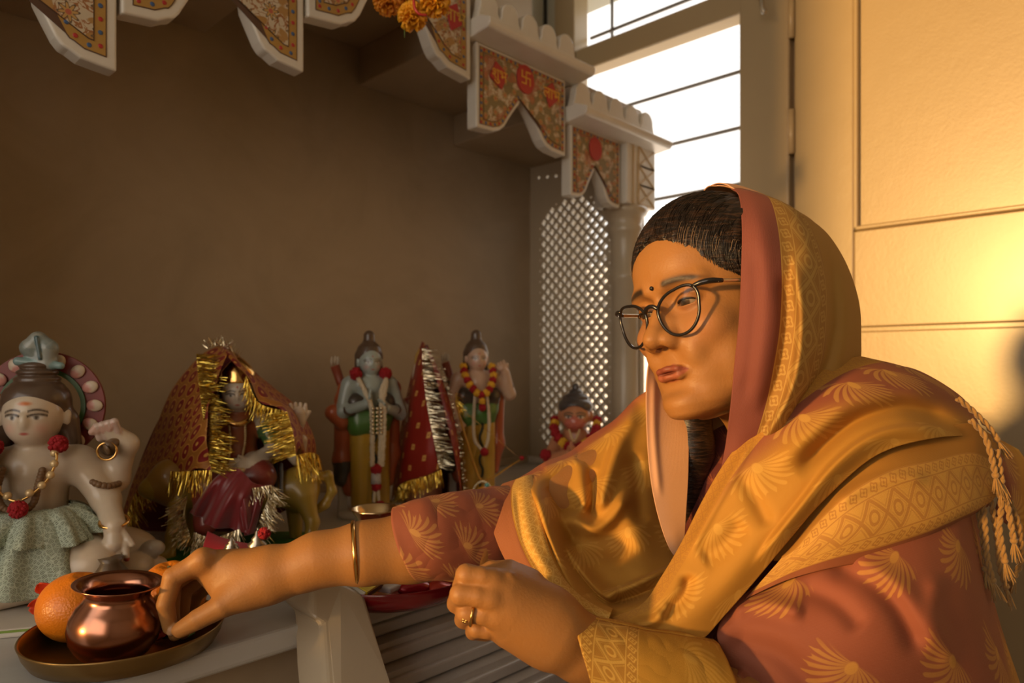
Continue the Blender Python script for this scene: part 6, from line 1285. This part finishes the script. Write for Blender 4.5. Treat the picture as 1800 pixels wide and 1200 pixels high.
v, f, _ = sdf([E_(P(775, 1034, .95), (.018, .012, .007), .008), E_(P(765, 1030, .95), (.010, .010, .007), .008)], .0015); tag(mesh_obj('scarlet_sachet', v, f, flat('scarlet_foil', (.50, .04, .02), .25, .3)), 'scarlet sachet at the right end of the red tray', 'sachet')
# small framed jewel ornament in front of the archer
oc = P(848, 868, 1.38); orn = empty('jewelled_ornament', (oc.x, oc.y, ZS), 'small jewelled ornament ringed with silver beads, in front of the fair archer', 'ornament'); ok = []
for k in range(19):
    a = PI*1.08*k/18-.12; ok.append(vf('silver_bead', sph(tuple(P(848+18*math.cos(a), 866-28*math.sin(a)+8, 1.38)), .0028, 8, 6), M_tins))
v, f, _ = sdf([E_(oc-UP*.004, (.016, .010, .020), .01), C_(oc-UP*.01, Vector((oc.x, oc.y, ZS+.012)), .010, .018, .01)], .0018); ok.append(mesh_obj('orange_core', v, f, flat('orange_enamel', (.55, .22, .02), .3)))
for k, (px, py, cc) in enumerate(((856, 852, (.15, .42, .38)), (860, 862, (.2, .5, .5)), (856, 878, (.6, .5, .2)), (866, 882, (.1, .5, .45)))): ok.append(vf('jewel', sph(tuple(P(px, py, 1.365)), .0045, 10, 8), flat('jewel_%d' % k, cc, .1, .3)))
adopt(orn, *ok)
# marigolds hanging from the canopy with a red thread
M_mar = flat('marigold_petal', (.80, .36, .01), .55, 0, .2, 120, sss=.1); M_mar2 = flat('deep_marigold_petal', (.72, .25, .01), .55, 0, .2, 120, sss=.1)
def marigold(px, py, d, r, mat, label, seed):
    c = P(px, py, d); e = empty('marigold', c, label, 'marigold', 'marigolds strung under the canopy'); rr = random.Random(seed); ps = []
    for ring in range(5):
        n_ = 5+ring*3; el = 1.35-ring*.36
        for k in range(n_):
            a = 2*PI*k/n_+ring*.5+rr.uniform(-.2, .2); d_ = RT*math.cos(a)*math.cos(el)+UP*math.sin(a)*math.cos(el)-FW*math.sin(el); q = Vector(c)+d_*r*.62; up_ = d_
            s_ = d_.cross(Vector((.3, .2, 1))).normalized(); b_ = s_.cross(d_); vs = []; N = 7
            for i in range(6):
                t_ = i/5
                for j in range(N): u_ = j/(N-1)*2-1; vs.append(Vector(c)+d_*r*(.25+.75*t_)+s_*u_*r*.30*math.sin(PI*min(1, .25+t_*.62))+b_*r*(.16*u_*u_*(1 if t_ > .4 else .4)-.05*math.sin(j*2.1)))
            ps.append(([tuple(v) for v in vs], [(i*N+j, i*N+j+1, (i+1)*N+j+1, (i+1)*N+j) for i in range(5) for j in range(N-1)]))
    o = vf('petals', join(*ps), mat); o.modifiers.new('th', 'SOLIDIFY').thickness = .0006; core = vf('calyx', sph(tuple(c), r*.4, 12, 8), mat); adopt(e, o, core)
marigold(682, 2, 1.22, .026, M_mar2, 'orange marigold hanging at the top left of the marigold cluster', 1)
marigold(725, 30, 1.20, .025, M_mar, 'lowest marigold of the cluster under the canopy', 2)
marigold(765, 4, 1.20, .026, M_mar, 'bright yellow marigold at the right of the cluster', 3)
marigold(712, -8, 1.24, .022, M_mar2, 'topmost half hidden marigold of the cluster', 4)
tag(vf('red_thread', tube([P(730, -30, 1.17), P(728, 8, 1.165), P(736, 24, 1.165), P(750, 27, 1.17)], .0022, 8, 30), M_redd), 'red thread tied round the marigold cluster', 'thread')
tag(vf('dry_twig', tube([P(711, 50, 1.2), P(711, 66, 1.2)], .0006, 5), M_gst), 'thin dry twig dangling below the lowest marigold', 'twig')
